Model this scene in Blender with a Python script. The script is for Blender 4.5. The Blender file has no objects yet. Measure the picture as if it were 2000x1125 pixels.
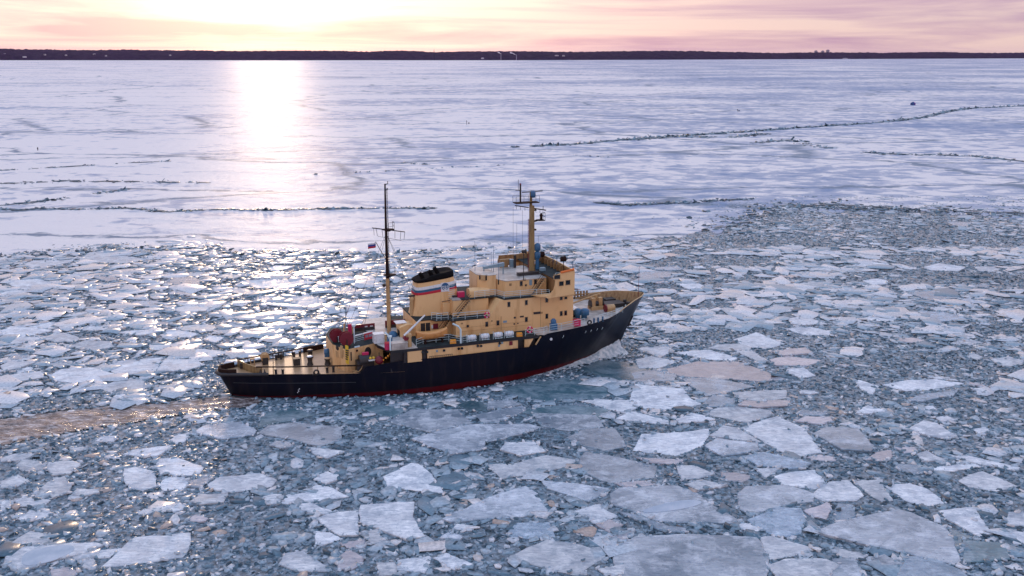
import bpy, bmesh, math, random
import numpy as np
from mathutils import Vector, Matrix
random.seed(7); RNG = np.random.default_rng(7)
D = bpy.data; SC = bpy.context.scene; COL = SC.collection
R = math.radians
# ---------------------------------------------------------------- camera, world, sun, exposure
F = 1900.0; CH = 46.5; PITCH = math.atan(457.5 / F)
cam = D.cameras.new('camera'); cam.sensor_width = 36.0; cam.lens = 36.0 * F / 2000.0
cam.clip_start = 1.0; cam.clip_end = 60000.0
camo = D.objects.new('camera', cam); COL.objects.link(camo)
camo.location = (0, 0, CH); camo.rotation_euler = (math.pi / 2 - PITCH, 0, 0)
SC.camera = camo
SUN_EL = 3.0; SUN_AZ = -13.7          # degrees; azimuth from +Y towards +X
sd = Vector((math.sin(R(SUN_AZ)) * math.cos(R(SUN_EL)), math.cos(R(SUN_AZ)) * math.cos(R(SUN_EL)), math.sin(R(SUN_EL))))
sun = D.lights.new('sun', 'SUN'); sun.energy = 0.7; sun.angle = R(4.0); sun.color = (1.0, 0.70, 0.46)
suno = D.objects.new('sun', sun); COL.objects.link(suno)
suno.rotation_euler = (-sd).to_track_quat('-Z', 'Y').to_euler()
SC.view_settings.view_transform = 'Standard'; SC.view_settings.look = 'None'
SC.view_settings.exposure = 0.18; SC.view_settings.gamma = 1.0; SC.view_settings.use_curve_mapping = False

def nd(nt, typ, **kw):
    n = nt.nodes.new(typ)
    for k, v in kw.items():
        if k.startswith('i_'):
            k = k[2:]; k = int(k) if k.isdigit() else k.replace('_', ' ')
            n.inputs[k].default_value = v
        else: setattr(n, k, v)
    return n
def ramp(nt, stops, interp='LINEAR'):
    n = nt.nodes.new('ShaderNodeValToRGB'); cr = n.color_ramp; cr.interpolation = interp
    while len(cr.elements) > 1: cr.elements.remove(cr.elements[-1])
    for i, (p, c) in enumerate(stops):
        e = cr.elements[0] if i == 0 else cr.elements.new(p)
        e.position = p; e.color = (*c, 1) if len(c) == 3 else c
    return n

def build_world():
    w = D.worlds.new('World'); SC.world = w; w.use_nodes = True
    nt = w.node_tree; nt.nodes.clear(); L = nt.links.new
    out = nd(nt, 'ShaderNodeOutputWorld')
    sky = nd(nt, 'ShaderNodeTexSky', sky_type='NISHITA', sun_disc=False)
    sky.sun_elevation = R(SUN_EL); sky.sun_rotation = R(SUN_AZ); sky.air_density = 1.0; sky.dust_density = 1.5
    b1 = nd(nt, 'ShaderNodeBackground', i_Strength=0.015); L(sky.outputs[0], b1.inputs[0])
    tc = nd(nt, 'ShaderNodeTexCoord')
    sx = nd(nt, 'ShaderNodeSeparateXYZ'); L(tc.outputs['Generated'], sx.inputs[0])
    dot = nd(nt, 'ShaderNodeVectorMath', operation='DOT_PRODUCT'); L(tc.outputs['Generated'], dot.inputs[0]); dot.inputs[1].default_value = sd
    dc = nd(nt, 'ShaderNodeMath', operation='MAXIMUM', i_1=0.0); L(dot.outputs['Value'], dc.inputs[0])
    # thin high cloud lit by the low sun: colour by height, streaks by stretched noise
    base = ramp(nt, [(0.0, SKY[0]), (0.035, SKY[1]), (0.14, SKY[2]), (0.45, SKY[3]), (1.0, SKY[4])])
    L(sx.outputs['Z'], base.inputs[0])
    mp = nd(nt, 'ShaderNodeMapping'); mp.inputs['Scale'].default_value = (2.2, 2.2, 34.0); mp.inputs['Rotation'].default_value = (0, R(1.6), R(10))
    L(tc.outputs['Generated'], mp.inputs[0])
    nz = nd(nt, 'ShaderNodeTexNoise', i_Scale=1.6, i_Detail=6.0, i_Roughness=0.55, i_Distortion=0.6); L(mp.outputs[0], nz.inputs['Vector'])
    st = ramp(nt, [(0.38, (0, 0, 0)), (0.60, (1, 1, 1))]); L(nz.outputs[0], st.inputs[0])
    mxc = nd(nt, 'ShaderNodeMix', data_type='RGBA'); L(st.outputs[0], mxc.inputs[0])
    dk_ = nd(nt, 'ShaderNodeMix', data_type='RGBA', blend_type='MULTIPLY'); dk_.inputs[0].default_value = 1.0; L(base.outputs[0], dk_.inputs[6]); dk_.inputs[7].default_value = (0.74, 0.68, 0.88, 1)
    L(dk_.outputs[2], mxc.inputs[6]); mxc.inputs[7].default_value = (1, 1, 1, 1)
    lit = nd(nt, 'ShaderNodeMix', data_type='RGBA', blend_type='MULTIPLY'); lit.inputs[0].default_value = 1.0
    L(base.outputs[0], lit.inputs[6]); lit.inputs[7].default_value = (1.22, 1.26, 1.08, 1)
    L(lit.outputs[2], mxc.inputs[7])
    # glow round the sun
    def powv(p, k):
        a = nd(nt, 'ShaderNodeMath', operation='POWER', i_1=p); L(dc.outputs[0], a.inputs[0])
        b = nd(nt, 'ShaderNodeMath', operation='MULTIPLY', i_1=k); L(a.outputs[0], b.inputs[0]); return b
    hd_ = nd(nt, 'ShaderNodeVectorMath', operation='DOT_PRODUCT'); L(tc.outputs['Generated'], hd_.inputs[0]); hd_.inputs[1].default_value = (math.cos(R(SUN_AZ)), -math.sin(R(SUN_AZ)), 0)
    def lobe(ku, kw, k):      # flattened glow: the sun behind layered cloud
        u = nd(nt, 'ShaderNodeMath', operation='MULTIPLY', i_1=ku); L(hd_.outputs['Value'], u.inputs[0]); u2 = nd(nt, 'ShaderNodeMath', operation='POWER', i_1=2.0); L(u.outputs[0], u2.inputs[0])
        w0 = nd(nt, 'ShaderNodeMath', operation='SUBTRACT', i_1=math.sin(R(3.4))); L(sx.outputs['Z'], w0.inputs[0]); w1 = nd(nt, 'ShaderNodeMath', operation='MULTIPLY', i_1=kw); L(w0.outputs[0], w1.inputs[0]); w2 = nd(nt, 'ShaderNodeMath', operation='POWER', i_1=2.0); L(w1.outputs[0], w2.inputs[0])
        s_ = nd(nt, 'ShaderNodeMath', operation='ADD'); L(u2.outputs[0], s_.inputs[0]); L(w2.outputs[0], s_.inputs[1]); n_ = nd(nt, 'ShaderNodeMath', operation='MULTIPLY', i_1=-1.0); L(s_.outputs[0], n_.inputs[0])
        e_ = nd(nt, 'ShaderNodeMath', operation='POWER', i_0=2.71828); L(n_.outputs[0], e_.inputs[1]); m_ = nd(nt, 'ShaderNodeMath', operation='MULTIPLY'); L(e_.outputs[0], m_.inputs[0]); L(dc.outputs[0], m_.inputs[1]); m2 = nd(nt, 'ShaderNodeMath', operation='MULTIPLY', i_1=k); L(m_.outputs[0], m2.inputs[0]); return m2
    g1 = lobe(13.5, 38.0, 1.25); g2 = lobe(4.4, 12.0, 0.22); g3 = powv(14.0, 0.22)
    def tint(g, c):
        m = nd(nt, 'ShaderNodeVectorMath', operation='SCALE'); m.inputs[0].default_value = c; L(g.outputs[0], m.inputs['Scale']); return m
    t1 = tint(g1, (1.0, 0.89, 0.76)); t2 = tint(g2, (1.0, 0.82, 0.66)); t3 = tint(g3, (1.0, 0.80, 0.74))
    half = nd(nt, 'ShaderNodeMapRange', i_3=0.45, i_4=1.15); L(st.outputs[0], half.inputs[0])
    t1b = nd(nt, 'ShaderNodeVectorMath', operation='SCALE'); L(t1.outputs[0], t1b.inputs[0]); L(half.outputs[0], t1b.inputs['Scale'])
    a1 = nd(nt, 'ShaderNodeVectorMath', operation='ADD'); L(t1b.outputs[0], a1.inputs[0]); L(t2.outputs[0], a1.inputs[1])
    a2 = nd(nt, 'ShaderNodeVectorMath', operation='ADD'); L(a1.outputs[0], a2.inputs[0]); L(t3.outputs[0], a2.inputs[1])
    half2 = nd(nt, 'ShaderNodeMapRange', i_3=0.62, i_4=1.18); L(st.outputs[0], half2.inputs[0]); a2b = nd(nt, 'ShaderNodeVectorMath', operation='SCALE'); L(a2.outputs[0], a2b.inputs[0]); L(half2.outputs[0], a2b.inputs['Scale'])
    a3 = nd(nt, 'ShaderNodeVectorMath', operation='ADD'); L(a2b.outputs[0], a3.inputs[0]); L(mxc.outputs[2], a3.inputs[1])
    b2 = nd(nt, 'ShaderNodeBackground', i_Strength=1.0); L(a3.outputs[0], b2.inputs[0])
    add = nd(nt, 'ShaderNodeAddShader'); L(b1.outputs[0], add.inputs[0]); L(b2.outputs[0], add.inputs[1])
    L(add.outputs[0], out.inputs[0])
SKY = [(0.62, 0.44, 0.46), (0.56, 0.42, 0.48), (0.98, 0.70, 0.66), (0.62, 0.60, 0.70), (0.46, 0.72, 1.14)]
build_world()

# ---------------------------------------------------------------- pixel <-> place helpers (photo pixels, 2000 x 1125)
_c, _s = math.cos(PITCH), math.sin(PITCH)
def ray(px, py):
    b = -(py - 562.5) / F
    return np.array([(px - 1000) / F, _c + b * _s, -_s + b * _c])
def ground(px, py, z=0.0):
    r = ray(px, py); t = (z - CH) / r[2]
    return np.array([0, 0, CH]) + t * r
def pix(x, y, z):
    z = z - CH; d = y * _c - z * _s; v = y * _s + z * _c
    return 1000 + F * x / d, 562.5 - F * v / d
HD = R(20.6); ORG = ground(425, 728, 3.4); ORG[2] = 0
EX = np.array([math.cos(HD), math.sin(HD), 0]); LY = np.array([-math.sin(HD), math.cos(HD), 0])
def q(px, py, x=None, y=None, z=None):          # photo pixel -> ship coordinates on one ship plane
    r = ray(px, py); o = np.array([0, 0, CH]) - ORG
    if z is not None: t = (z - CH) / r[2]
    elif y is not None: t = (y - o @ LY) / (r @ LY)
    else: t = (x - o @ EX) / (r @ EX)
    p = o + t * r
    return float(p @ EX), float(p @ LY), float(p[2])
def s2w(x, y, z): return ORG + EX * x + LY * y + np.array([0, 0, z])
# enlargements used while measuring: (u, v) in an enlarged view -> photo pixel
def view(ox, oy, k): return lambda u, v: (ox + u / k, oy + v / k)
c2 = view(640, 500, 5.1125); c3 = view(860, 480, 5.113); c5 = view(980, 340, 5.63); c7 = view(640, 600, 9.375); c8 = view(800, 510, 12.5)
d1 = view(740, 570, 9.375); d2 = view(870, 490, 10.714); d3 = view(980, 480, 9.375); d4 = view(1090, 560, 8.333); d5 = view(440, 660, 9.375)
d6 = view(560, 640, 9.375); d7 = view(870, 590, 9.376)

# ---------------------------------------------------------------- object helpers
def tag(o, label=None, cat=None, group=None, kind=None):
    for k, v in (('label', label), ('category', cat), ('group', group), ('kind', kind)):
        if v: o[k] = v
    return o
def empty(name, loc=(0, 0, 0), rz=0.0):
    o = D.objects.new(name, None); o.empty_display_size = 0.5; COL.objects.link(o)
    o.location = loc; o.rotation_euler = (0, 0, rz); return o
def mesh_obj(name, me, mat=None, parent=None):
    o = D.objects.new(name, me); COL.objects.link(o)
    if mat is not None and len(me.materials) == 0: me.materials.append(mat)
    if parent is not None: o.parent = parent
    return o
def dup(root, loc, rz, label=None, group=None):
    r = root.copy(); COL.objects.link(r); r.location = loc; r.rotation_euler = (0, 0, rz)
    if label: r['label'] = label
    if group: r['group'] = group
    for ch in list(root.children):
        c = ch.copy(); COL.objects.link(c); c.parent = r
    return r
class MB:
    """collects simple solids; build() links them as ONE mesh object"""
    def __init__(s): s.v = []; s.f = []; s.sm = []
    def add(s, vs, fs, smooth=False):
        n = len(s.v); s.v += [tuple(map(float, p)) for p in vs]
        for f in fs: s.f.append([i + n for i in f]); s.sm.append(smooth)
        return s
    def box(s, x0, x1, y0, y1, z0, z1):
        vs = [(x, y, z) for z in (z0, z1) for x, y in ((x0, y0), (x1, y0), (x1, y1), (x0, y1))]
        return s.add(vs, [(3, 2, 1, 0), (4, 5, 6, 7), (0, 1, 5, 4), (1, 2, 6, 5), (2, 3, 7, 6), (3, 0, 4, 7)])
    def prism(s, poly, z0, z1, top=None):
        n = len(poly); zt = (lambda i: z1) if not callable(z1) else (lambda i: z1(*poly[i])); tp = top or poly
        vs = [(x, y, z0) for x, y in poly] + [(tp[i][0], tp[i][1], zt(i)) for i in range(n)]
        return s.add(vs, [tuple(range(n - 1, -1, -1)), tuple(range(n, 2 * n))] + [(i, (i + 1) % n, n + (i + 1) % n, n + i) for i in range(n)])
    def wall(s, pts, z0, z1, t=0.12, closed=False):   # vertical plate along a plan polyline
        m = len(pts)
        for i in range(m if closed else m - 1):
            a = Vector(pts[i][:2]); b = Vector(pts[(i + 1) % m][:2]); d = (b - a)
            if d.length < 1e-6: continue
            nrm = Vector((-d.y, d.x)).normalized() * t / 2
            za0 = z0(a.x) if callable(z0) else z0; zb0 = z0(b.x) if callable(z0) else z0
            za1 = z1(a.x) if callable(z1) else z1; zb1 = z1(b.x) if callable(z1) else z1
            vs = [(a.x - nrm.x, a.y - nrm.y, za0), (b.x - nrm.x, b.y - nrm.y, zb0), (b.x + nrm.x, b.y + nrm.y, zb0), (a.x + nrm.x, a.y + nrm.y, za0),
                  (a.x - nrm.x, a.y - nrm.y, za1), (b.x - nrm.x, b.y - nrm.y, zb1), (b.x + nrm.x, b.y + nrm.y, zb1), (a.x + nrm.x, a.y + nrm.y, za1)]
            s.add(vs, [(3, 2, 1, 0), (4, 5, 6, 7), (0, 1, 5, 4), (1, 2, 6, 5), (2, 3, 7, 6), (3, 0, 4, 7)])
        return s
    def sideplate(s, poly, y0, y1):                     # polygon in x-z, extruded along y
        n = len(poly); vs = [(x, y0, z) for x, z in poly] + [(x, y1, z) for x, z in poly]
        return s.add(vs, [tuple(range(n)), tuple(range(2 * n - 1, n - 1, -1))] + [(i, n + i, n + (i + 1) % n, (i + 1) % n) for i in range(n)])
    def tube(s, pts, r, n=6, r1=None, caps=True):
        pts = [Vector(p) for p in pts]; m = len(pts); rings = []; r1 = r if r1 is None else r1
        for i, p in enumerate(pts):
            d = (pts[min(i + 1, m - 1)] - pts[max(i - 1, 0)])
            d = d.normalized() if d.length > 1e-9 else Vector((0, 0, 1))
            u = d.cross(Vector((0, 0, 1)) if abs(d.z) < 0.9 else Vector((1, 0, 0))).normalized(); w = d.cross(u)
            rr = r + (r1 - r) * i / max(1, m - 1)
            rings.append([p + (u * math.cos(2 * math.pi * k / n) + w * math.sin(2 * math.pi * k / n)) * rr for k in range(n)])
        vs = [v for rg in rings for v in rg]; fs = []
        for i in range(m - 1):
            for k in range(n): fs.append((i * n + k, i * n + (k + 1) % n, (i + 1) * n + (k + 1) % n, (i + 1) * n + k))
        s.add(vs, fs, n > 5)
        if caps: s.add(rings[0], [tuple(range(n - 1, -1, -1))]); s.add(rings[-1], [tuple(range(n))])
        return s
    def lathe(s, prof, c=(0, 0, 0), n=14, axis='z', smooth=True):
        vs = []
        for r, h in prof:
            for k in range(n):
                a = 2 * math.pi * k / n; u, w = r * math.cos(a), r * math.sin(a)
                p = (u, w, h) if axis == 'z' else (h, u, w) if axis == 'x' else (w, h, u)
                vs.append((c[0] + p[0], c[1] + p[1], c[2] + p[2]))
        fs = [(i * n + k, i * n + (k + 1) % n, (i + 1) * n + (k + 1) % n, (i + 1) * n + k) for i in range(len(prof) - 1) for k in range(n)]
        s.add(vs, fs, smooth)
        s.add(vs[:n], [tuple(range(n - 1, -1, -1))]); s.add(vs[-n:], [tuple(range(n))]); return s
    def ball(s, c, r, n=10, sz=1.0):
        pr = [(max(1e-3, r * math.sin(math.pi * i / 6)), -r * sz * math.cos(math.pi * i / 6)) for i in range(7)]
        return s.lathe(pr, c, n)
    def loft(s, rings, closed=True, caps=True, smooth=True):
        n = len(rings[0]); vs = [p for r in rings for p in r]
        kk = n if closed else n - 1
        fs = [(i * n + k, i * n + (k + 1) % n, (i + 1) * n + (k + 1) % n, (i + 1) * n + k) for i in range(len(rings) - 1) for k in range(kk)]
        s.add(vs, fs, smooth)
        if caps: s.add(rings[0], [tuple(range(n - 1, -1, -1))]); s.add(rings[-1], [tuple(range(n))])
        return s
    def rail(s, pts, h=1.0, bars=3, step=1.6, r=0.034, posts=True):
        """guard rail: stanchions and bars along a polyline of deck points"""
        for b in range(bars):
            k = h * (b + 1) / bars; s.tube([(p[0], p[1], p[2] + k) for p in pts], r if b == bars - 1 else r * 0.75, 5)
        if posts:
            for i in range(len(pts) - 1):
                a, b = Vector(pts[i]), Vector(pts[i + 1]); n = max(1, round((b - a).length / step))
                for j in range(n + (1 if i == len(pts) - 2 else 0)):
                    p = a.lerp(b, j / n); s.tube([p, p + Vector((0, 0, h))], r, 5)
        return s
    def mesh(s, name):
        me = D.meshes.new(name); me.from_pydata(s.v, [], s.f); me.update()
        me.polygons.foreach_set('use_smooth', s.sm); return me
    def build(s, name, mat, parent=None):
        me = s.mesh(name); bm = bmesh.new(); bm.from_mesh(me); bmesh.ops.recalc_face_normals(bm, faces=bm.faces); bm.to_mesh(me); bm.free()
        return mesh_obj(name, me, mat, parent)

# ---------------------------------------------------------------- materials
def pmat(name, col, rough=0.5, metal=0.0, spec=0.5, noise=None, col2=None, bump=None, coat=0.0, streak=None):
    """painted or natural surface: base colour with procedural wear; noise=(scale, lo, hi) mixes col2 in"""
    m = D.materials.new(name); m.use_nodes = True; nt = m.node_tree; L = nt.links.new; b = nt.nodes['Principled BSDF']
    b.inputs['Roughness'].default_value = rough; b.inputs['Metallic'].default_value = metal
    b.inputs['Specular IOR Level'].default_value = spec; b.inputs['Base Color'].default_value = (*col, 1)
    if coat: b.inputs['Coat Weight'].default_value = coat
    tc = nd(nt, 'ShaderNodeTexCoord'); src = tc.outputs['Object']
    if noise:
        v = src
        if streak:
            mp = nd(nt, 'ShaderNodeMapping'); mp.inputs['Scale'].default_value = streak; L(src, mp.inputs[0]); v = mp.outputs[0]
        n = nd(nt, 'ShaderNodeTexNoise', i_Scale=noise[0], i_Detail=6.0, i_Roughness=0.62); L(v, n.inputs['Vector'])
        r = ramp(nt, [(noise[1], (0, 0, 0)), (noise[2], (1, 1, 1))]); L(n.outputs[0], r.inputs[0])
        mx = nd(nt, 'ShaderNodeMix', data_type='RGBA'); L(r.outputs[0], mx.inputs[0])
        mx.inputs[6].default_value = (*col, 1); mx.inputs[7].default_value = (*(col2 or col), 1); L(mx.outputs[2], b.inputs['Base Color'])
    if bump:
        n2 = nd(nt, 'ShaderNodeTexNoise', i_Scale=bump[0], i_Detail=4.0); L(src, n2.inputs['Vector'])
        bp = nd(nt, 'ShaderNodeBump', i_Strength=bump[1], i_Distance=bump[2]); L(n2.outputs[0], bp.inputs['Height']); L(bp.outputs[0], b.inputs['Normal'])
    return m
M = {}
M['beige'] = pmat('beige_paint', (0.78, 0.49, 0.235), 0.45, noise=(0.9, 0.52, 0.78), col2=(0.52, 0.27, 0.10), streak=(1.2, 1.2, 0.25), bump=(1.3, 0.25, 0.05))
M['tan'] = pmat('tan_paint', (0.52, 0.33, 0.16), 0.5, noise=(1.5, 0.5, 0.75), col2=(0.30, 0.15, 0.06), streak=(1, 1, 0.4))
M['mast'] = pmat('worn_backlit_mast_paint', (0.30, 0.20, 0.085), 0.55, noise=(1.2, 0.45, 0.7), col2=(0.16, 0.09, 0.04), streak=(2, 2, .3))  # backlit shade of the foremast put into the base colour; streaks are wear
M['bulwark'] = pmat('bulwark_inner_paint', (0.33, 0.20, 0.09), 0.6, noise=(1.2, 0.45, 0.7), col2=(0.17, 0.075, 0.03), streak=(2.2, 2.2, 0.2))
M['black'] = pmat('black_paint', (0.012, 0.012, 0.016), 0.42, noise=(1.1, 0.55, 0.8), col2=(0.03, 0.02, 0.017))
M['soot'] = pmat('soot_black', (0.008, 0.007, 0.008), 0.9, spec=0.1)
M['darkrail'] = pmat('dark_brown_paint', (0.025, 0.012, 0.010), 0.8, spec=0.15)
M['deck'] = pmat('aft_deck_planking', (0.52, 0.32, 0.17), 0.28, noise=(1.2, 0.4, 0.7), col2=(0.34, 0.20, 0.11), streak=(0.5, 4.0, 1), bump=(3.0, 0.15, 0.03))
M['whitedeck'] = pmat('pale_mottled_deck_paint', (0.55, 0.50, 0.46), 0.35, noise=(0.5, 0.42, 0.62), col2=(0.30, 0.27, 0.25), bump=(3.0, 0.2, 0.03))  # cream base with darker mottling
M['darkdeck'] = pmat('dark_deck_paint', (0.014, 0.024, 0.026), 0.75, spec=0.2, noise=(0.8, 0.4, 0.7), col2=(0.035, 0.045, 0.05))
M['rail'] = pmat('pale_rail_paint', (0.60, 0.74, 0.80), 0.4)
M['white'] = pmat('white_paint', (0.72, 0.74, 0.78), 0.35, noise=(3.0, 0.5, 0.8), col2=(0.5, 0.48, 0.46))
M['glass'] = pmat('dark_window_glass', (0.008, 0.011, 0.018), 0.08)
M['red'] = pmat('deep_red_paint', (0.17, 0.008, 0.022), 0.45, noise=(3, 0.5, 0.8), col2=(0.13, 0.008, 0.02))
M['crimson'] = pmat('bright_crimson', (0.55, 0.015, 0.10), 0.5)
M['blue'] = pmat('teal_blue_paint', (0.03, 0.12, 0.25), 0.4)
M['steelblue'] = pmat('pale_blue_grey_paint', (0.20, 0.30, 0.38), 0.45)
M['orange'] = pmat('sunlit_orange_canvas', (0.72, 0.16, 0.025), 0.6)  # low orange sunlight on the bulwark top put into the canvas colour
M['lifeorange'] = pmat('lifeboat_paint', (0.66, 0.31, 0.10), 0.35, noise=(1.5, 0.5, 0.8), col2=(0.42, 0.16, 0.05))
M['amber'] = pmat('amber_plastic', (0.75, 0.30, 0.03), 0.4)
M['yellow'] = pmat('yellow_paint', (0.75, 0.48, 0.03), 0.4)
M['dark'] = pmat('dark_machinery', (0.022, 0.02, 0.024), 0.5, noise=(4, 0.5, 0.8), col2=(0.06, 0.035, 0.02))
M['flagwhite'] = pmat('flag_white', (0.75, 0.74, 0.78), 0.8)
M['flagblue'] = pmat('flag_blue', (0.03, 0.07, 0.32), 0.8)
M['flagred'] = pmat('flag_red', (0.50, 0.02, 0.04), 0.8)
M['stripeblue'] = pmat('stripe_blue', (0.015, 0.10, 0.20), 0.4)
M['logoblue'] = pmat('emblem_blue', (0.015, 0.09, 0.22), 0.4)
M['coat'] = pmat('dark_clothing', (0.012, 0.01, 0.016), 0.9)
# ================================================================ ICE AND WATER
def vnoise(x, y, seed=0):
    xi = np.floor(x).astype(np.int64); yi = np.floor(y).astype(np.int64); fx = x - xi; fy = y - yi
    def h(a, b):
        n = (a * 374761393 + b * 668265263 + seed * 1442695041) & 0x7fffffff
        n = ((n ^ (n >> 13)) * 1274126177) & 0x7fffffff
        return ((n ^ (n >> 16)) & 0xffff) / 65535.0
    u = fx * fx * (3 - 2 * fx); v = fy * fy * (3 - 2 * fy)
    return (h(xi, yi) * (1 - u) + h(xi + 1, yi) * u) * (1 - v) + (h(xi, yi + 1) * (1 - u) + h(xi + 1, yi + 1) * u) * v
def fbm(x, y, o=4, seed=0):
    t = 0; a = 0.5
    for i in range(o): t = t + a * vnoise(x * 2 ** i, y * 2 ** i, seed + i); a *= 0.5
    return t
def np_mesh(name, V, faces4=None, loops=None, starts=None, totals=None):
    me = D.meshes.new(name); me.vertices.add(len(V)); me.vertices.foreach_set('co', V.astype(np.float32).ravel())
    if faces4 is not None:
        loops = faces4.ravel(); n = faces4.shape[1]; starts = np.arange(len(faces4)) * n; totals = np.full(len(faces4), n)
    me.loops.add(len(loops)); me.loops.foreach_set('vertex_index', loops.astype(np.int32))
    me.polygons.add(len(starts)); me.polygons.foreach_set('loop_start', starts.astype(np.int32)); me.polygons.foreach_set('loop_total', totals.astype(np.int32))
    me.update(calc_edges=True); return me

def ice_mat(name, a, b, frost, rough=0.32, sc=0.35, fthr=(0.52, 0.72), frost_rough=0.7, rnd=0.25):
    """floe top: clear ice a/b in broad patches, frost crust in speckled drifts"""
    m = D.materials.new(name); m.use_nodes = True; nt = m.node_tree; L = nt.links.new; p = nt.nodes['Principled BSDF']
    geo = nd(nt, 'ShaderNodeNewGeometry'); oi = nd(nt, 'ShaderNodeObjectInfo')
    n1 = nd(nt, 'ShaderNodeTexNoise', i_Scale=sc, i_Detail=5.0, i_Roughness=0.6, i_Distortion=0.8); L(geo.outputs['Position'], n1.inputs['Vector'])
    r1 = ramp(nt, [(0.40, (0, 0, 0)), (0.58, (1, 1, 1))]); L(n1.outputs[0], r1.inputs[0])
    mx = nd(nt, 'ShaderNodeMix', data_type='RGBA'); L(r1.outputs[0], mx.inputs[0]); mx.inputs[6].default_value = (*a, 1); mx.inputs[7].default_value = (*b, 1)
    n2 = nd(nt, 'ShaderNodeTexNoise', i_Scale=sc * 2.6, i_Detail=9.0, i_Roughness=0.7, i_Distortion=0.4); L(geo.outputs['Position'], n2.inputs['Vector'])
    r2 = ramp(nt, [(fthr[0], (0, 0, 0)), (fthr[1], (1, 1, 1))]); L(n2.outputs[0], r2.inputs[0])
    mx2 = nd(nt, 'ShaderNodeMix', data_type='RGBA'); L(r2.outputs[0], mx2.inputs[0]); L(mx.outputs[2], mx2.inputs[6]); mx2.inputs[7].default_value = (*frost, 1)
    # dark pits of slush and melt
    n3 = nd(nt, 'ShaderNodeTexNoise', i_Scale=2.3, i_Detail=3.0, i_Roughness=0.6); L(geo.outputs['Position'], n3.inputs['Vector'])
    r3 = ramp(nt, [(0.30, (1.12, 1.11, 1.09)), (0.45, (1, 1, 1)), (0.62, (1, 1, 1)), (0.70, (0.62, 0.68, 0.74))]); L(n3.outputs[0], r3.inputs[0])
    mp4 = nd(nt, 'ShaderNodeMapping'); mp4.inputs['Scale'].default_value = (1.0, 3.2, 1.0); vr4 = nd(nt, 'ShaderNodeMath', operation='MULTIPLY', i_1=6.0); L(oi.outputs['Random'], vr4.inputs[0]); cb4 = nd(nt, 'ShaderNodeCombineXYZ'); L(vr4.outputs[0], cb4.inputs[2]); L(cb4.outputs[0], mp4.inputs['Rotation']); L(geo.outputs['Position'], mp4.inputs[0])
    n4 = nd(nt, 'ShaderNodeTexNoise', i_Scale=1.1, i_Detail=8.0, i_Roughness=0.72, i_Distortion=0.3); L(mp4.outputs[0], n4.inputs['Vector'])
    r4 = ramp(nt, [(0.34, (0.60, 0.66, 0.73)), (0.52, (1, 1, 1)), (0.70, (1.26, 1.24, 1.22))]); L(n4.outputs[0], r4.inputs[0])
    mx3 = nd(nt, 'ShaderNodeMix', data_type='RGBA', blend_type='MULTIPLY'); mx3.inputs[0].default_value = 1; L(mx2.outputs[2], mx3.inputs[6]); m34 = nd(nt, 'ShaderNodeMix', data_type='RGBA', blend_type='MULTIPLY'); m34.inputs[0].default_value = 1; L(r3.outputs[0], m34.inputs[6]); L(r4.outputs[0], m34.inputs[7]); L(m34.outputs[2], mx3.inputs[7])
    vr = nd(nt, 'ShaderNodeMapRange', i_3=1.0 - rnd, i_4=1.0 + rnd * 0.6); L(oi.outputs['Random'], vr.inputs[0])
    hs = nd(nt, 'ShaderNodeVectorMath', operation='SCALE'); L(mx3.outputs[2], hs.inputs[0]); L(vr.outputs[0], hs.inputs['Scale']); L(hs.outputs[0], p.inputs['Base Color'])
    rr = nd(nt, 'ShaderNodeMapRange', i_3=rough, i_4=frost_rough); L(r2.outputs[0], rr.inputs[0]); L(rr.outputs[0], p.inputs['Roughness'])
    p.inputs['Specular IOR Level'].default_value = 0.5
    bp = nd(nt, 'ShaderNodeBump', i_Strength=0.8, i_Distance=0.10); L(n2.outputs[0], bp.inputs['Height']); L(bp.outputs[0], p.inputs['Normal'])
    return m
M['floe_white'] = ice_mat('floe_snowy', (0.40, 0.45, 0.52), (0.64, 0.65, 0.69), (0.82, 0.81, 0.83), 0.4, 0.2, (0.44, 0.62))
M['floe_grey'] = ice_mat('floe_clear_grey', (0.23, 0.29, 0.36), (0.46, 0.51, 0.58), (0.74, 0.75, 0.80), 0.22, 0.16, (0.50, 0.66))
M['floe_blue'] = ice_mat('floe_blue', (0.20, 0.29, 0.38), (0.34, 0.43, 0.53), (0.60, 0.66, 0.74), 0.25, 0.4, (0.5, 0.7))
M['floe_tan'] = ice_mat('floe_tan', (0.42, 0.39, 0.43), (0.52, 0.49, 0.53), (0.66, 0.63, 0.67), 0.14, 0.3, (0.60, 0.8))
M['floe_wet'] = ice_mat('floe_wet', (0.08, 0.16, 0.20), (0.22, 0.30, 0.35), (0.42, 0.48, 0.54), 0.12, 0.25, (0.55, 0.78), 0.35)
M['meltpool'] = pmat('melt_pool', (0.34, 0.42, 0.53), 0.15, noise=(0.5, 0.4, 0.7), col2=(0.52, 0.57, 0.66))

# ---- edge between the broken channel and the unbroken sheet (photo pixels), traced
EDGE = [(-420, 508), (-200, 506), (0, 503), (60, 495), (200, 489), (300, 484), (400, 481), (430, 486), (445, 497), (560, 493), (640, 493), (700, 497), (800, 494), (900, 490), (1000, 484), (1120, 478), (1240, 471), (1320, 462), (1400, 452), (1460, 434), (1500, 418), (1530, 408), (1600, 410), (1700, 414), (1850, 420), (2000, 426), (2200, 432), (2420, 440)]
EPX = np.array([e[0] for e in EDGE], float); EPY = np.array([e[1] for e in EDGE], float)
def edge_y(px): return np.interp(px, EPX, EPY)

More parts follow.
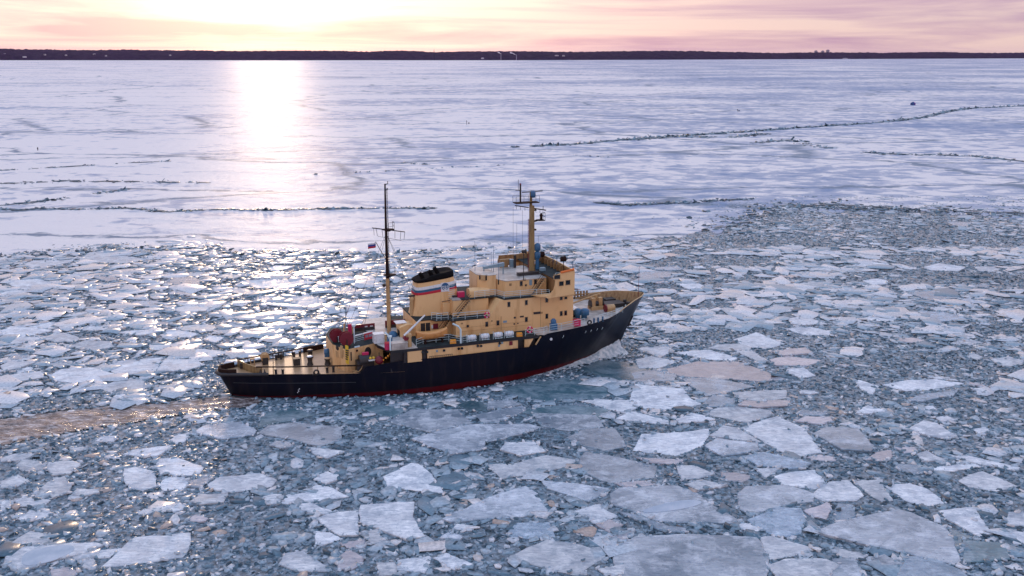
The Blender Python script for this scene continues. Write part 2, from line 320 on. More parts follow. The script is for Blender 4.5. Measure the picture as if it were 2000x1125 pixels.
def build_water():
    m = D.materials.new('sea_water'); m.use_nodes = True; nt = m.node_tree; L = nt.links.new; p = nt.nodes['Principled BSDF']
    geo = nd(nt, 'ShaderNodeNewGeometry')
    n0 = nd(nt, 'ShaderNodeTexNoise', i_Scale=0.09, i_Detail=6.0, i_Roughness=0.65); L(geo.outputs['Position'], n0.inputs['Vector'])
    r0 = ramp(nt, [(0.4, (0.018, 0.045, 0.055)), (0.62, (0.05, 0.075, 0.085))]); L(n0.outputs[0], r0.inputs[0]); L(r0.outputs[0], p.inputs['Base Color'])
    p.inputs['Roughness'].default_value = 0.12; p.inputs['IOR'].default_value = 1.33
    n1 = nd(nt, 'ShaderNodeTexNoise', i_Scale=0.9, i_Detail=5.0, i_Roughness=0.6, i_Distortion=0.5); L(geo.outputs['Position'], n1.inputs['Vector'])
    bp = nd(nt, 'ShaderNodeBump', i_Strength=0.55, i_Distance=0.25); L(n1.outputs[0], bp.inputs['Height']); L(bp.outputs[0], p.inputs['Normal'])
    s = 30000.0; me = D.meshes.new('water'); me.from_pydata([(-s, -2000, 0), (s, -2000, 0), (s, s, 0), (-s, s, 0)], [], [(0, 1, 2, 3)])
    tag(mesh_obj('water', me, m), kind='structure')
build_water()

def build_sheet():
    """unbroken snow-covered ice from the channel edge to the far shore"""
    m = D.materials.new('snow_ice'); m.use_nodes = True; nt = m.node_tree; L = nt.links.new; p = nt.nodes['Principled BSDF']
    geo = nd(nt, 'ShaderNodeNewGeometry')
    def noise(scale, mapsc, det=5.0, rough=0.6, dist=0.0, rot=0.0):
        mp = nd(nt, 'ShaderNodeMapping'); mp.inputs['Scale'].default_value = (*mapsc, 1); mp.inputs['Rotation'].default_value = (0, 0, rot); L(geo.outputs['Position'], mp.inputs[0])
        n = nd(nt, 'ShaderNodeTexNoise', i_Scale=scale, i_Detail=det, i_Roughness=rough, i_Distortion=dist); L(mp.outputs[0], n.inputs['Vector']); return n
    big = noise(0.0042, (0.6, 1.0), 6.0, 0.58, 0.5, 0.10)       # broad wind-swept fields of bare ice
    mid = noise(0.040, (0.6, 1.0), 6.0, 0.62, 0.6, 0.15)        # drifts
    fine = noise(0.14, (0.75, 1.0), 5.0, 0.6, 0.5, 0.1)
    a = nd(nt, 'ShaderNodeMath', operation='MULTIPLY', i_1=0.44); L(big.outputs[0], a.inputs[0])
    b = nd(nt, 'ShaderNodeMath', operation='MULTIPLY_ADD', i_1=0.30); L(mid.outputs[0], b.inputs[0]); L(a.outputs[0], b.inputs[2])
    c = nd(nt, 'ShaderNodeMath', operation='MULTIPLY_ADD', i_1=0.42); L(fine.outputs[0], c.inputs[0]); L(b.outputs[0], c.inputs[2])
    sxx = nd(nt, 'ShaderNodeSeparateXYZ'); L(geo.outputs['Position'], sxx.inputs[0]); bx = nd(nt, 'ShaderNodeMapRange', i_1=-260.0, i_2=320.0, i_3=-0.042, i_4=0.034); L(sxx.outputs['X'], bx.inputs[0]); c0 = c; c = nd(nt, 'ShaderNodeMath', operation='ADD'); L(c0.outputs[0], c.inputs[0]); L(bx.outputs[0], c.inputs[1])
    mask = ramp(nt, [(0.565, (0, 0, 0)), (0.60, (0.6, 0.6, 0.6)), (0.68, (1, 1, 1))]); L(c.outputs[0], mask.inputs[0])
    mx = nd(nt, 'ShaderNodeMix', data_type='RGBA'); L(mask.outputs[0], mx.inputs[0])
    mx.inputs[6].default_value = (0.82, 0.755, 0.75, 1); mx.inputs[7].default_value = (0.22, 0.30, 0.46, 1)  # snow tinted pink to carry the warm light; its own colour is neutral
    # refrozen cracks wandering through the sheet
    wv = nd(nt, 'ShaderNodeVectorMath', operation='SCALE', i_Scale=42.0); L(mid.outputs['Color'], wv.inputs[0]); wa = nd(nt, 'ShaderNodeVectorMath', operation='ADD'); L(geo.outputs['Position'], wa.inputs[0]); L(wv.outputs[0], wa.inputs[1])
    mpc = nd(nt, 'ShaderNodeMapping'); mpc.inputs['Scale'].default_value = (0.45, 1.0, 0.0); mpc.inputs['Rotation'].default_value = (0, 0, -.25); L(wa.outputs[0], mpc.inputs[0])
    vo = nd(nt, 'ShaderNodeTexVoronoi', feature='DISTANCE_TO_EDGE', i_Scale=0.0105); L(mpc.outputs[0], vo.inputs['Vector'])
    ad = nd(nt, 'ShaderNodeMath', operation='MULTIPLY_ADD', i_1=0.07, i_2=-0.032); L(fine.outputs[0], ad.inputs[0]); vd = nd(nt, 'ShaderNodeMath', operation='ADD'); L(vo.outputs['Distance'], vd.inputs[0]); L(ad.outputs[0], vd.inputs[1])
    cr = ramp(nt, [(0.006, (1, 1, 1)), (0.020, (0, 0, 0))]); L(vd.outputs[0], cr.inputs[0])
    mxk = nd(nt, 'ShaderNodeMix', data_type='RGBA'); L(cr.outputs[0], mxk.inputs[0]); L(mx.outputs[2], mxk.inputs[6]); mxk.inputs[7].default_value = (0.13, 0.20, 0.29, 1); L(mxk.outputs[2], p.inputs['Base Color'])
    rr = nd(nt, 'ShaderNodeMapRange', i_3=0.56, i_4=0.50); L(mask.outputs[0], rr.inputs[0]); L(rr.outputs[0], p.inputs['Roughness'])
    sp = nd(nt, 'ShaderNodeMapRange', i_3=0.5, i_4=0.08); L(mask.outputs[0], sp.inputs[0]); L(sp.outputs[0], p.inputs['Specular IOR Level'])
    f2 = noise(0.5, (0.7, 1.0), 6.0, 0.7, 0.3, 0.12)
    bp = nd(nt, 'ShaderNodeBump', i_Strength=0.7, i_Distance=0.5); L(f2.outputs[0], bp.inputs['Height'])
    bp2 = nd(nt, 'ShaderNodeBump', i_Strength=0.35, i_Distance=1.2); L(mid.outputs[0], bp2.inputs['Height']); L(bp.outputs[0], bp2.inputs['Normal'])
    L(bp2.outputs[0], p.inputs['Normal'])
    px = np.linspace(-420, 2420, 720); py0 = edge_y(px) + (fbm(px / 26.0, px * 0 + 3.3, 4, 5) - 0.47) * (16 + 26 * np.clip((px - 1150) / 300, 0, 1))
    rows = [];  K = 300
    b_ = -(py0 - 562.5) / F; ry = _c + b_ * _s; rz = -_s + b_ * _c; d0 = -CH / rz * ry          # forward distance of the edge
    for k in range(K):
        t = k / (K - 1); d = d0 * (13000.0 / d0) ** (t ** 1.25); X = (px - 1000) / F * (d * _c + CH * _s)
        Y = d; amp = np.clip(1.25 - np.log(d / 200.0) * 0.42, 0, 1)
        h = 0.22 + amp * 0.38 * (fbm(X * 0.09 + 40, Y * 0.26, 5, 11) - 0.48) + amp * 0.5 * (fbm(X * 0.02, Y * 0.05, 3, 21) - 0.45)
        rows.append(np.stack([X, Y, np.maximum(h, 0.06)], 1))
    skirt = rows[0].copy(); skirt[:, 2] = -0.5; V = np.concatenate([skirt] + rows)
    n = len(px); i = np.arange((K) * (n - 1)); r = i // (n - 1); cc = i % (n - 1); base = r * n + cc
    me = np_mesh('ice_sheet', V, np.stack([base, base + 1, base + n + 1, base + n], 1))
    me.polygons.foreach_set('use_smooth', np.ones(len(me.polygons), bool))
    tag(mesh_obj('snow_field', me, m), kind='structure')
    M['snow_ice'] = m
build_sheet()

# ---- chips of broken ice as one mass: many small tilted plates in one mesh
def chips(name, C, rad, thick, tilt, tintv, mat, kind='stuff', zoff=None, asp=None, ang=None):
    n = len(C); K = 6
    th = np.linspace(0, 2 * np.pi, K, endpoint=False)[None] + RNG.uniform(-0.38, 0.38, (n, K)) + RNG.uniform(0, 6.28, (n, 1))
    rr = rad[:, None] * 1.12 * RNG.uniform(0.45, 1.15, (n, K)); asp = RNG.uniform(0.32, 0.95, (n, 1)) if asp is None else asp
    px = rr * np.cos(th); py = rr * np.sin(th) * asp
    ro = RNG.uniform(0, 6.28, (n, 1)) if ang is None else ang
    px, py = px * np.cos(ro) - py * np.sin(ro), px * np.sin(ro) + py * np.cos(ro)
    tx = RNG.normal(0, 1, (n, 1)) * tilt[:, None]; ty = RNG.normal(0, 1, (n, 1)) * tilt[:, None]
    lift = px * tx + py * ty + RNG.normal(0, 0.02, (n, K))
    z0 = (C[:, 2:3] if zoff is None else zoff[:, None])
    top = np.stack([C[:, 0:1] + px, C[:, 1:2] + py, z0 + lift + thick[:, None] / 2], 2)
    bot = np.stack([C[:, 0:1] + px * 1.05, C[:, 1:2] + py * 1.05, z0 + lift - thick[:, None] / 2], 2)
    V = np.concatenate([top, bot], 1).reshape(-1, 3)
    o = (np.arange(n) * 2 * K)[:, None]
    tl = (o + np.arange(K)[None])
    sides = np.stack([np.stack([np.full(n, 0) + o[:, 0] + K + k, o[:, 0] + K + (k + 1) % K, o[:, 0] + (k + 1) % K, o[:, 0] + k], 1) for k in range(K)], 1).reshape(n, -1)
    loops = np.concatenate([tl, sides], 1).ravel(); per = np.array([K] + [4] * K)
    totals = np.tile(per, n); starts = np.concatenate([[0], np.cumsum(totals)[:-1]])
    me = np_mesh(name, V, None, loops, starts, totals)
    at = me.attributes.new('tint', 'FLOAT', 'POINT'); at.data.foreach_set('value', np.repeat(tintv, 2 * K).astype(np.float32))
    return tag(mesh_obj(name, me, mat), kind=kind)
def chip_mat():
    m = D.materials.new('brash_ice'); m.use_nodes = True; nt = m.node_tree; L = nt.links.new; p = nt.nodes['Principled BSDF']
    at = nd(nt, 'ShaderNodeAttribute', attribute_name='tint'); geo = nd(nt, 'ShaderNodeNewGeometry')
    r = ramp(nt, [(0.0, (0.022, 0.055, 0.085)), (0.25, (0.11, 0.195, 0.265)), (0.55, (0.34, 0.435, 0.52)), (0.78, (0.62, 0.64, 0.70)), (0.92, (0.78, 0.75, 0.77)), (1.0, (0.50, 0.40, 0.36))])
    L(at.outputs['Fac'], r.inputs[0])
    n = nd(nt, 'ShaderNodeTexNoise', i_Scale=3.0, i_Detail=4.0); L(geo.outputs['Position'], n.inputs['Vector'])
    r2 = ramp(nt, [(0.35, (0.75, 0.78, 0.8)), (0.7, (1.2, 1.18, 1.15))]); L(n.outputs[0], r2.inputs[0])
    mx = nd(nt, 'ShaderNodeMix', data_type='RGBA', blend_type='MULTIPLY'); mx.inputs[0].default_value = 1; L(r.outputs[0], mx.inputs[6]); L(r2.outputs[0], mx.inputs[7]); L(mx.outputs[2], p.inputs['Base Color'])
    p.inputs['Roughness'].default_value = 0.38; p.inputs['Specular IOR Level'].default_value = 0.45
    bp = nd(nt, 'ShaderNodeBump', i_Strength=0.5, i_Distance=0.05); L(n.outputs[0], bp.inputs['Height']); L(bp.outputs[0], p.inputs['Normal'])
    return m
M['chip'] = chip_mat()

# ---- mask grid over the channel
GX0, GY0, GS, GW, GH = -230.0, 62.0, 0.25, 1840, 1080
MASK = np.zeros((GH, GW), np.uint8)               # 1 floe, 2 keep clear, 3 wake
def raster(poly):
    P = np.asarray(poly); x0 = max(0, int((P[:, 0].min() - GX0) / GS)); x1 = min(GW, int((P[:, 0].max() - GX0) / GS) + 2)
    y0 = max(0, int((P[:, 1].min() - GY0) / GS)); y1 = min(GH, int((P[:, 1].max() - GY0) / GS) + 2)
    if x1 <= x0 or y1 <= y0: return None
    X, Y = np.meshgrid(GX0 + (np.arange(x0, x1) + .5) * GS, GY0 + (np.arange(y0, y1) + .5) * GS); ins = np.zeros(X.shape, bool)
    for i in range(len(P)):
        a, b = P[i], P[(i + 1) % len(P)]; c = (a[1] > Y) != (b[1] > Y)
        with np.errstate(divide='ignore', invalid='ignore'):
            ins ^= c & (X < (b[0] - a[0]) * (Y - a[1]) / (b[1] - a[1]) + a[0])
    return slice(y0, y1), slice(x0, x1), ins
def paint(poly, val):
    r = raster(poly)
    if r: MASK[r[0], r[1]][r[2]] = val
def free(poly):
    r = raster(poly)
    if not r or r[2].sum() == 0: return 0.0
    return float((MASK[r[0], r[1]][r[2]] == 0).mean())
def gpoly(pp, z=0.0): return [tuple(ground(u, v, z)[:2]) for u, v in pp]
HULLW = [(1.6, 0), (2.4, -1.2), (5, -2.8), (10, -4.6), (20, -7.6), (28, -9.0), (36, -9.0), (41, -8.3), (48, -6.3), (52.7, -4.3), (57.8, -1.7), (61.6, 0)]
hullpoly = [tuple(s2w(x, y - 0.3, 0)[:2]) for x, y in HULLW] + [tuple(s2w(x, -y + 0.3, 0)[:2]) for x, y in HULLW[::-1]]
WAKE = [(-260, 905), (-100, 860), (0, 818), (130, 800), (260, 788), (400, 778), (500, 770), (520, 782), (492, 797), (440, 800), (380, 808), (250, 828), (120, 848), (0, 872), (-100, 905), (-260, 960)]
paint(gpoly(WAKE), 3); paint(hullpoly, 2)
# ================================================================ ICE FLOES, one object each
vA = view(0, 780, 2.941); vB = view(660, 780, 2.941); vC = view(1320, 780, 2.941); vD = view(1240, 440, 2.632); vE = view(0, 440, 2.857); vP = view(0, 0, 1)
MATS = {'w': 'floe_white', 'g': 'floe_grey', 'b': 'floe_blue', 't': 'floe_tan', 'h': 'floe_wet'}
# (view, colour, outline in the enlarged view, own label)
TRACED = [
(vA,'w','0,470 110,430 165,465 95,500 0,510',None),(vA,'w','85,380 120,345 215,350 265,385 250,405 130,412',None),(vA,'w','265,400 280,365 420,355 470,375 400,430 300,437',None),
(vA,'w','230,515 270,480 370,445 415,490 400,535 300,568 280,540','pale five-cornered floe with a blunt lower tip, left foreground below the wake'),(vA,'w','0,345 80,315 200,315 130,350 10,360',None),(vA,'w','545,240 575,215 680,210 655,243',None),(vA,'w','390,280 480,268 490,285 430,298',None),
(vA,'w','705,315 760,290 1000,262 990,280 900,325 820,330','long pale floe with a pointed right end, a little below the brown wake'),(vA,'w','895,370 910,340 1020,335 1170,390 1150,425 1060,440 920,430','pale rounded floe with a pitted surface, left of centre below the stern'),(vA,'w','710,400 780,390 890,415 900,500 820,522 750,515 710,470',None),(vA,'w','910,490 950,445 1060,445 1085,480 1050,515 940,522',None),
(vA,'g','1085,470 1180,440 1225,455 1150,508 1095,505','small dark grey four-sided floe between two pale rounded ones'),(vA,'w','1190,490 1260,445 1500,425 1590,460 1560,500 1330,535 1210,515','broad pale floe with rounded ends, below the stern, right of a small dark grey floe'),(vA,'w','1090,590 1150,545 1310,545 1285,590 1150,605',None),(vA,'w','100,685 170,635 285,650 280,670 150,700',None),(vA,'w','80,580 130,558 290,575 260,605 110,612',None),
(vA,'w','45,835 110,790 180,755 290,780 285,820 240,843','pale blunt floe near the bottom left corner, above the floe with the blue melt pool'),(vA,'w','570,965 640,905 770,790 1095,765 1090,850 1050,905 880,930','large pale triangular slab in the bottom left foreground with a square right end'),(vA,'w','20,950 60,860 180,845 560,825 600,840 480,885 300,930 120,985','floe in the bottom left corner carrying an oval blue melt pool'),
(vA,'w','525,885 570,865 700,855 630,905 560,910',None),(vA,'w','470,960 510,905 550,925 515,975',None),(vA,'g','1115,190 1180,150 1380,130 1475,180 1460,205 1270,230','grey floe just below the ship\'s stern with a paler left end'),(vA,'g','1480,195 1540,150 1700,135 1960,160 1960,235 1840,270 1640,225','wide grey floe below the stern, right neighbour of a grey floe with a paler end'),
(vA,'h','1480,165 1510,75 1700,50 1810,90 1620,130','dark wet floe close under the stern quarter of the black hull'),(vA,'w','1760,275 1980,300 1880,340 1800,315',None),(vA,'w','1800,460 1870,415 1945,430 1945,460 1870,487',None),(vA,'w','1610,595 1640,545 1750,535 1820,485 1900,500 2005,555 1700,600','pale wedge-shaped floe with a raised middle corner, lower centre-left'),
(vA,'w','1510,560 1560,545 1620,545 1605,600 1545,605',None),(vA,'w','1710,605 1780,595 1920,650 1870,665 1730,645',None),(vA,'w','1815,685 1880,660 1941,648 2060,640 2060,780 1960,785 1930,775','pale square-ended floe touching the left edge of a bigger four-cornered slab, lower centre'),(vA,'w','1810,755 1905,765 1970,800 1850,838 1810,830',None),(vA,'w','1600,950 1640,885 1740,870 1790,905 1900,970 1890,985 1720,985','bright white five-sided slab at the bottom edge, left of centre'),
(vA,'w','940,615 965,590 1030,590 1085,625 1000,650',None),(vA,'w','775,655 830,625 880,640 850,660',None),(vA,'t','280,1000 290,975 400,960 450,985 430,1015 290,1020',None),(vA,'t','1080,685 1130,662 1200,685 1180,700 1100,702',None),(vA,'w','410,550 440,515 560,520 575,540 480,557',None),(vA,'w','0,590 60,570 65,620 0,650',None),(vA,'w','970,230 1030,195 1095,195 1060,240 1010,255',None),(vA,'g','1545,265 1590,240 1670,245 1680,275 1620,285',None),
(vB,'w','260,440 420,365 460,370 540,430 615,540 500,525 290,510','pale fin-shaped floe with a narrow lower right tail, lower centre'),(vB,'w','130,610 250,600 440,590 430,680 500,790 400,810 230,745 125,710','large pale four-cornered slab with a concave right side, lower centre-left'),(vB,'g','600,690 790,600 870,560 1080,497 1150,540 1210,650 1050,675 650,708','large triangular floe with a dark grey smudge in its middle, lower centre'),
(vB,'w','985,905 1080,850 1200,800 1400,830 1555,890 1380,1005 1350,1005 1170,960','big pale kite-shaped slab at the bottom edge right of centre'),(vB,'w','550,910 620,880 780,950 670,980',None),(vB,'w','335,980 340,920 530,895 530,930 500,995',None),(vB,'w','220,940 330,932 345,1010 235,1012',None),(vB,'g','420,230 560,190 760,145 1100,140 1170,160 960,225 850,250 840,290 650,318','very large dull grey floe below the ship amidships with a flat lower edge'),
(vB,'g','280,125 420,55 690,55 770,135 640,165 530,190','grey four-cornered slab below amidships, left of a narrow dark water gap'),(vB,'g','780,90 1060,35 1085,60 920,135 840,135','grey wedge-shaped slab below amidships, right of a narrow dark water gap'),(vB,'g','1100,55 1200,35 1410,25 1475,70 1530,155 1330,180 1180,155','large grey floe with a rounded right shoulder below the forward hull'),(vB,'g','1310,215 1420,165 1590,165 1660,270 1540,295 1420,270','grey floe with a brownish frosted patch, below and right of amidships'),
(vB,'w','930,290 960,250 1130,245 1200,300 1050,325',None),(vB,'w','860,375 1000,370 1200,320 1390,350 1280,395 940,455','long pale floe with a small blue lump lying on its top edge, lower centre'),(vB,'g','1385,400 1390,330 1420,300 1560,320 1840,380 1820,445 1560,478 1440,430','grey floe streaked with white frost, lower centre-right'),(vB,'g','1165,465 1400,485 1570,515 1440,585 1200,510','narrow leaf-shaped grey floe with a glossy middle, lower centre-right'),
(vB,'g','1560,540 1610,505 1941,492 2060,530 2141,600 2310,695 2270,712 1941,705 1800,690 1690,640 1570,600','large lilac-grey floe crossed by a pale blue melt channel'),(vB,'w','1350,640 1480,600 1610,670 1480,715',None),(vB,'b','1610,650 1720,665 1900,735 2000,745 1990,770 1850,755','long thin bluish strip of ice below the floe with the blue melt channel'),
(vB,'g','1570,860 1700,790 1941,775 2190,780 2410,790 2440,830 2475,915 2450,1060 1650,1060 1590,960','huge mottled grey floe cut off by the bottom edge right of centre'),(vB,'w','1490,975 1660,945 1650,1010 1540,1010',None),(vB,'b','960,780 1020,710 1220,705 1250,790 1080,800','bluish crusted floe sprinkled with chips, above a big pale kite-shaped slab'),(vB,'w','660,745 680,715 780,725 770,755',None),(vB,'w','130,770 230,745 265,820 190,835',None),(vB,'t','0,820 160,800 160,835 50,857',None),(vB,'t','0,915 60,860 150,905 140,955 80,978 0,970',None),(vB,'g','580,800 640,760 720,790 700,808',None),
(vB,'w','1690,290 1740,195 2000,185 2130,170 2135,190 2100,260 1941,320','broad pale frosted floe with a straight top edge, centre-right below the bow'),(vB,'w','1590,110 1680,65 1900,120 1900,140 1770,130',None),(vB,'w','1400,10 1480,0 1690,5 1720,50 1640,80',None),(vB,'h','110,40 250,30 400,55 300,105 200,75','bluish wet floe with a dark slot of water along its right side, under the hull'),(vB,'h','680,30 760,5 860,15 860,60 740,65',None),(vB,'g','860,10 1000,5 1060,30 860,60',None),(vB,'t','1480,720 1560,690 1640,720 1560,765',None),(vB,'t','1560,790 1690,757 1640,810',None),
(vP,'w','1240,750 1335,759 1350,778 1371,788 1316,799 1263,799 1228,785','large pale floe ahead of the bow with a ragged right end'),
(vC,'w','370,165 500,120 580,100 740,170 840,305 700,330 590,290','large pale floe shaped like a fan, right foreground, narrow end to the left'),(vC,'w','150,80 290,30 550,65 550,95 410,135','pale diamond-shaped floe above a fan-shaped one, right of the bow wave'),(vC,'w','190,210 270,150 350,165 490,245 380,235',None),(vC,'w','0,115 90,80 230,115 150,130 20,137',None),(vC,'g','165,270 230,225 470,255 480,295 270,330',None),(vC,'b','375,330 500,305 780,370 750,390 650,402 470,380','bluish white floe lying under the fan-shaped floe, right foreground'),(vC,'w','440,390 600,395 520,447',None),
(vC,'w','560,440 640,415 800,400 870,490 800,512 620,490',None),(vC,'w','0,380 110,380 220,430 140,455 30,465',None),(vC,'t','255,415 350,420 460,440 380,475 280,460',None),(vC,'w','55,490 150,460 300,500 130,523',None),(vC,'g','350,540 400,495 650,490 800,540 790,585 660,600 420,660 370,630','grey rounded floe with a curved left side, right of the floe with the melt channel'),(vC,'w','780,550 880,470 990,460 1080,550 1040,580 840,585','pale arched floe with a flat lower edge in the right foreground'),(vC,'w','1030,465 1190,455 1195,500 1250,580 1180,582 1110,545','pale square-topped floe beside an arched one in the right foreground'),(vC,'w','1200,495 1340,478 1440,510 1560,590 1420,612 1320,580','pale slanting floe above the huge frost-streaked slab, lower right'),
(vC,'w','1620,465 1680,430 1760,410 1900,465 1970,500 1830,527 1680,500','pale oval floe near the right edge of the foreground'),(vC,'w','1460,390 1500,385 1720,368 1750,385 1600,410 1480,408',None),(vC,'w','1580,325 1680,325 1980,395 1950,412 1750,375','long thin pale sliver of ice pointing to the right edge'),(vC,'w','1380,315 1440,295 1550,355 1420,358',None),(vC,'w','1340,170 1420,125 1500,140 1620,215 1550,232 1410,200',None),(vC,'g','785,200 860,160 1050,170 1140,280 1120,300 950,290 870,240','grey-brown floe beside a small pile of tilted slabs, right foreground'),(vC,'t','1250,270 1380,275 1390,305 1310,305',None),(vC,'t','1095,345 1150,300 1240,285 1245,330 1200,355',None),(vC,'w','1030,80 1100,35 1220,70 1110,83',None),(vC,'b','700,85 720,58 890,80 830,95',None),(vC,'t','680,125 740,97 890,100 900,120 840,145',None),
(vC,'b','410,690 580,620 720,625 745,690 720,770 600,790 460,740','crumbly bluish floe beside the huge frost-streaked slab, lower right'),(vC,'t','730,640 880,590 895,630 860,690 780,670',None),(vC,'b','905,655 930,595 1000,600 1050,665 950,700',None),(vC,'g','790,765 1000,690 1280,630 1360,650 1550,735 1600,800 1640,930 1600,955 1330,890 1050,830','huge grey slab streaked with white frost in the lower right foreground'),(vC,'w','1505,640 1720,615 1750,680 1820,770 1740,785 1560,690','bright pale tilted slab right of the huge frost-streaked slab'),(vC,'h','1645,805 1880,830 1920,920 1660,940','dark grey four-sided floe near the bottom right corner'),(vC,'w','1890,720 1910,640 2010,650 2040,730',None),(vC,'w','1925,760 2040,755 2040,830 1940,828',None),
(vC,'w','480,790 560,785 740,835 800,860 540,922','pale three-cornered floe between the huge mottled floe and the frost-streaked slab'),(vC,'w','520,955 620,915 860,910 940,950 900,985 890,1040 600,1040','pale floe with a dark crack across it at the bottom edge, lower right'),(vC,'g','900,910 1030,905 1080,1000 1060,1040 890,1040',None),(vC,'w','900,845 1110,890 1060,915 940,900',None),(vC,'b','1250,1040 1330,900 1500,920 1640,980 1700,1040','bluish floe cut off by the bottom edge under the frost-streaked slab'),(vC,'g','1120,910 1200,890 1310,950 1160,960',None),(vC,'w','330,720 400,710 500,745 440,775',None),(vC,'w','1700,165 1780,155 1820,185 1740,205',None),(vC,'w','1490,105 1560,95 1610,120 1530,130',None),(vC,'w','1360,45 1480,40 1500,60 1400,65',None),(vC,'b','1250,370 1380,370 1480,420 1340,430',None),
(vC,'t','350,35 390,10 660,5 640,40 470,50','smooth pinkish pan of thin ice ahead of the bow, shaped like a long bean'),(vC,'t','750,330 830,313 920,330 920,350 800,348',None),(vC,'h','1560,735 1640,770 1760,800 1640,800 1640,880',None),
(vB,'t','1590,480 1760,465 1840,495 1640,503',None),(vB,'t','1710,335 1990,350 1941,375 1800,365',None),
(vD,'w','505,585 625,548 770,608 700,628 580,625','bright pale floe standing out alone in the brash right of the bow'),(vD,'w','5,635 60,625 190,625 185,655 120,678',None),(vD,'w','0,690 80,675 235,700 120,735 20,738','pale pointed floe just ahead of the bow splash'),(vD,'t','130,745 320,700 540,700 780,790 640,800 380,785 230,775','big pinkish floe ahead of the bow with two smaller grey ones below it'),(vD,'g','240,790 400,785 620,830 380,878 290,830',None),(vD,'g','-20,760 100,740 215,770 200,800 0,805',None),(vD,'b','350,910 400,875 530,895 500,930 370,935',None),(vD,'w','500,860 780,848 780,890 640,910 540,895',None),
(vD,'w','1130,800 1150,792 1260,825 1220,868 1170,850','small bright three-cornered floe left of a long pale one, right side'),(vD,'w','1270,820 1400,795 1540,790 1695,810 1560,840 1400,852','long pale spindle-shaped floe in the brash on the right side'),(vD,'b','1390,900 1480,870 1660,850 1640,875 1480,905',None),(vD,'w','775,740 870,730 930,770 860,785 790,760',None),(vD,'t','690,690 780,670 960,690 900,720 720,720',None),(vD,'t','700,650 880,630 920,660 760,672',None),(vD,'w','780,480 880,470 990,510 860,515 800,505',None),(vD,'w','770,530 900,520 1010,545 1000,565 860,560',None),(vD,'w','830,300 940,285 970,300 960,325 880,318',None),(vD,'w','1170,285 1250,272 1300,285 1300,303 1220,305',None),(vD,'w','1115,205 1200,185 1310,200 1280,215 1150,215',None),(vD,'w','1480,215 1560,195 1700,215 1660,235 1520,230',None),(vD,'w','1480,120 1590,115 1600,130 1510,135',None),(vD,'b','0,260 60,230 190,240 180,270 60,278',None),(vD,'w','880,225 1000,215 1090,230 1000,240',None),
(vD,'w','1830,690 1920,675 2000,695 1990,715 1890,727',None),(vD,'w','1700,670 1740,655 1790,675 1760,690',None),(vD,'w','1510,425 1580,418 1630,435 1560,445',None),(vD,'w','1155,475 1220,470 1340,478 1330,492 1200,492',None),(vD,'w','1650,590 1720,583 1790,600 1720,617',None),(vD,'w','1500,780 1560,775 1690,800 1560,790',None),(vD,'w','210,300 330,300 370,320 280,330',None),(vD,'w','520,650 600,645 690,700 620,695',None),(vD,'w','200,655 380,640 530,680 500,695 380,690',None),(vD,'t','1710,805 1830,835 1720,820',None),
(vE,'w','130,215 190,195 420,190 380,210 180,240',None),(vE,'w','440,190 500,150 620,150 830,190 700,208 560,210','wide pale floe lying against the dark edge of the unbroken ice, far left'),(vE,'w','40,325 60,308 210,300 310,325 250,345 130,360',None),(vE,'w','0,360 60,350 180,370 80,390 0,390',None),(vE,'w','0,400 60,398 110,415 60,435 0,437',None),(vE,'b','925,325 960,295 1080,290 1150,320 1050,345',None),(vE,'w','1200,290 1270,270 1360,285 1290,300',None),(vE,'w','1230,370 1310,345 1470,370 1380,388',None),(vE,'w','1330,310 1440,300 1700,305 1760,320 1640,345 1430,350',None),(vE,'b','710,445 760,420 900,420 930,445 800,452',None),(vE,'w','930,470 1040,450 1170,460 1150,480 1020,487',None),(vE,'w','0,590 60,565 200,572 290,590 160,620 20,625',None),(vE,'w','245,635 300,600 370,600 455,630 420,650 310,652',None),(vE,'w','370,680 480,645 620,650 640,680 500,695',None),
(vE,'w','920,595 1000,585 1110,605 1060,625 940,625',None),(vE,'w','980,570 1100,550 1240,560 1180,590 1030,590',None),(vE,'w','1220,560 1290,545 1400,560 1300,575',None),(vE,'w','1640,530 1720,510 1800,530 1760,550 1680,545',None),(vE,'w','270,840 340,805 520,795 640,830 580,870 400,880 310,868','large pale lens-shaped floe left of the stern, joined at its right tip to another'),(vE,'w','575,790 660,755 910,735 870,810 760,832 640,825','large pale floe left of the stern, between a lens-shaped floe and a pitted one'),(vE,'w','870,810 920,750 1060,750 1150,780 1030,815','pale pitted floe nearest the stern on the far side of the wake'),(vE,'w','0,850 100,830 230,815 250,850 120,870 0,875',None),(vE,'w','0,785 60,760 200,765 100,800 20,820',None),(vE,'w','80,800 180,790 200,815 100,825',None),(vE,'w','630,960 660,940 700,945 690,970 650,972',None),(vE,'w','850,915 890,895 980,895 960,920',None),(vE,'w','260,770 400,755 420,785 300,785',None),(vE,'w','650,600 780,585 880,600 780,618',None),(vE,'b','510,290 600,285 690,300 600,315',None),(vE,'g','200,370 300,350 440,360 340,380',None),(vE,'w','1120,640 1170,615 1250,625 1210,655',None),(vE,'w','1280,640 1380,640 1450,660 1350,672',None),(vE,'b','50,480 120,465 210,475 150,495',None),(vE,'w','1800,310 1900,280 2000,290 1960,310',None),(vE,'b','1850,360 1940,345 2000,360 1950,385 1880,385',None),(vE,'w','1000,720 1100,690 1280,710 1200,735',None),
(vP,'h','975,765 1010,750 1110,737 1215,760 1175,777 1050,783','long dark wet floe sliding along the forward hull'),(vP,'h','1128,722 1170,703 1238,708 1325,738 1210,744','wet blue-grey floe just below the bow splash'),(vP,'h','1005,800 1110,790 1190,798 1170,822 1060,815',None),
]
def size_word(a): return 'large' if a > 22 else 'medium-sized' if a > 8 else 'small'
COLW = {'w': 'pale', 'g': 'grey', 'b': 'bluish', 't': 'pinkish', 'h': 'dark wet'}
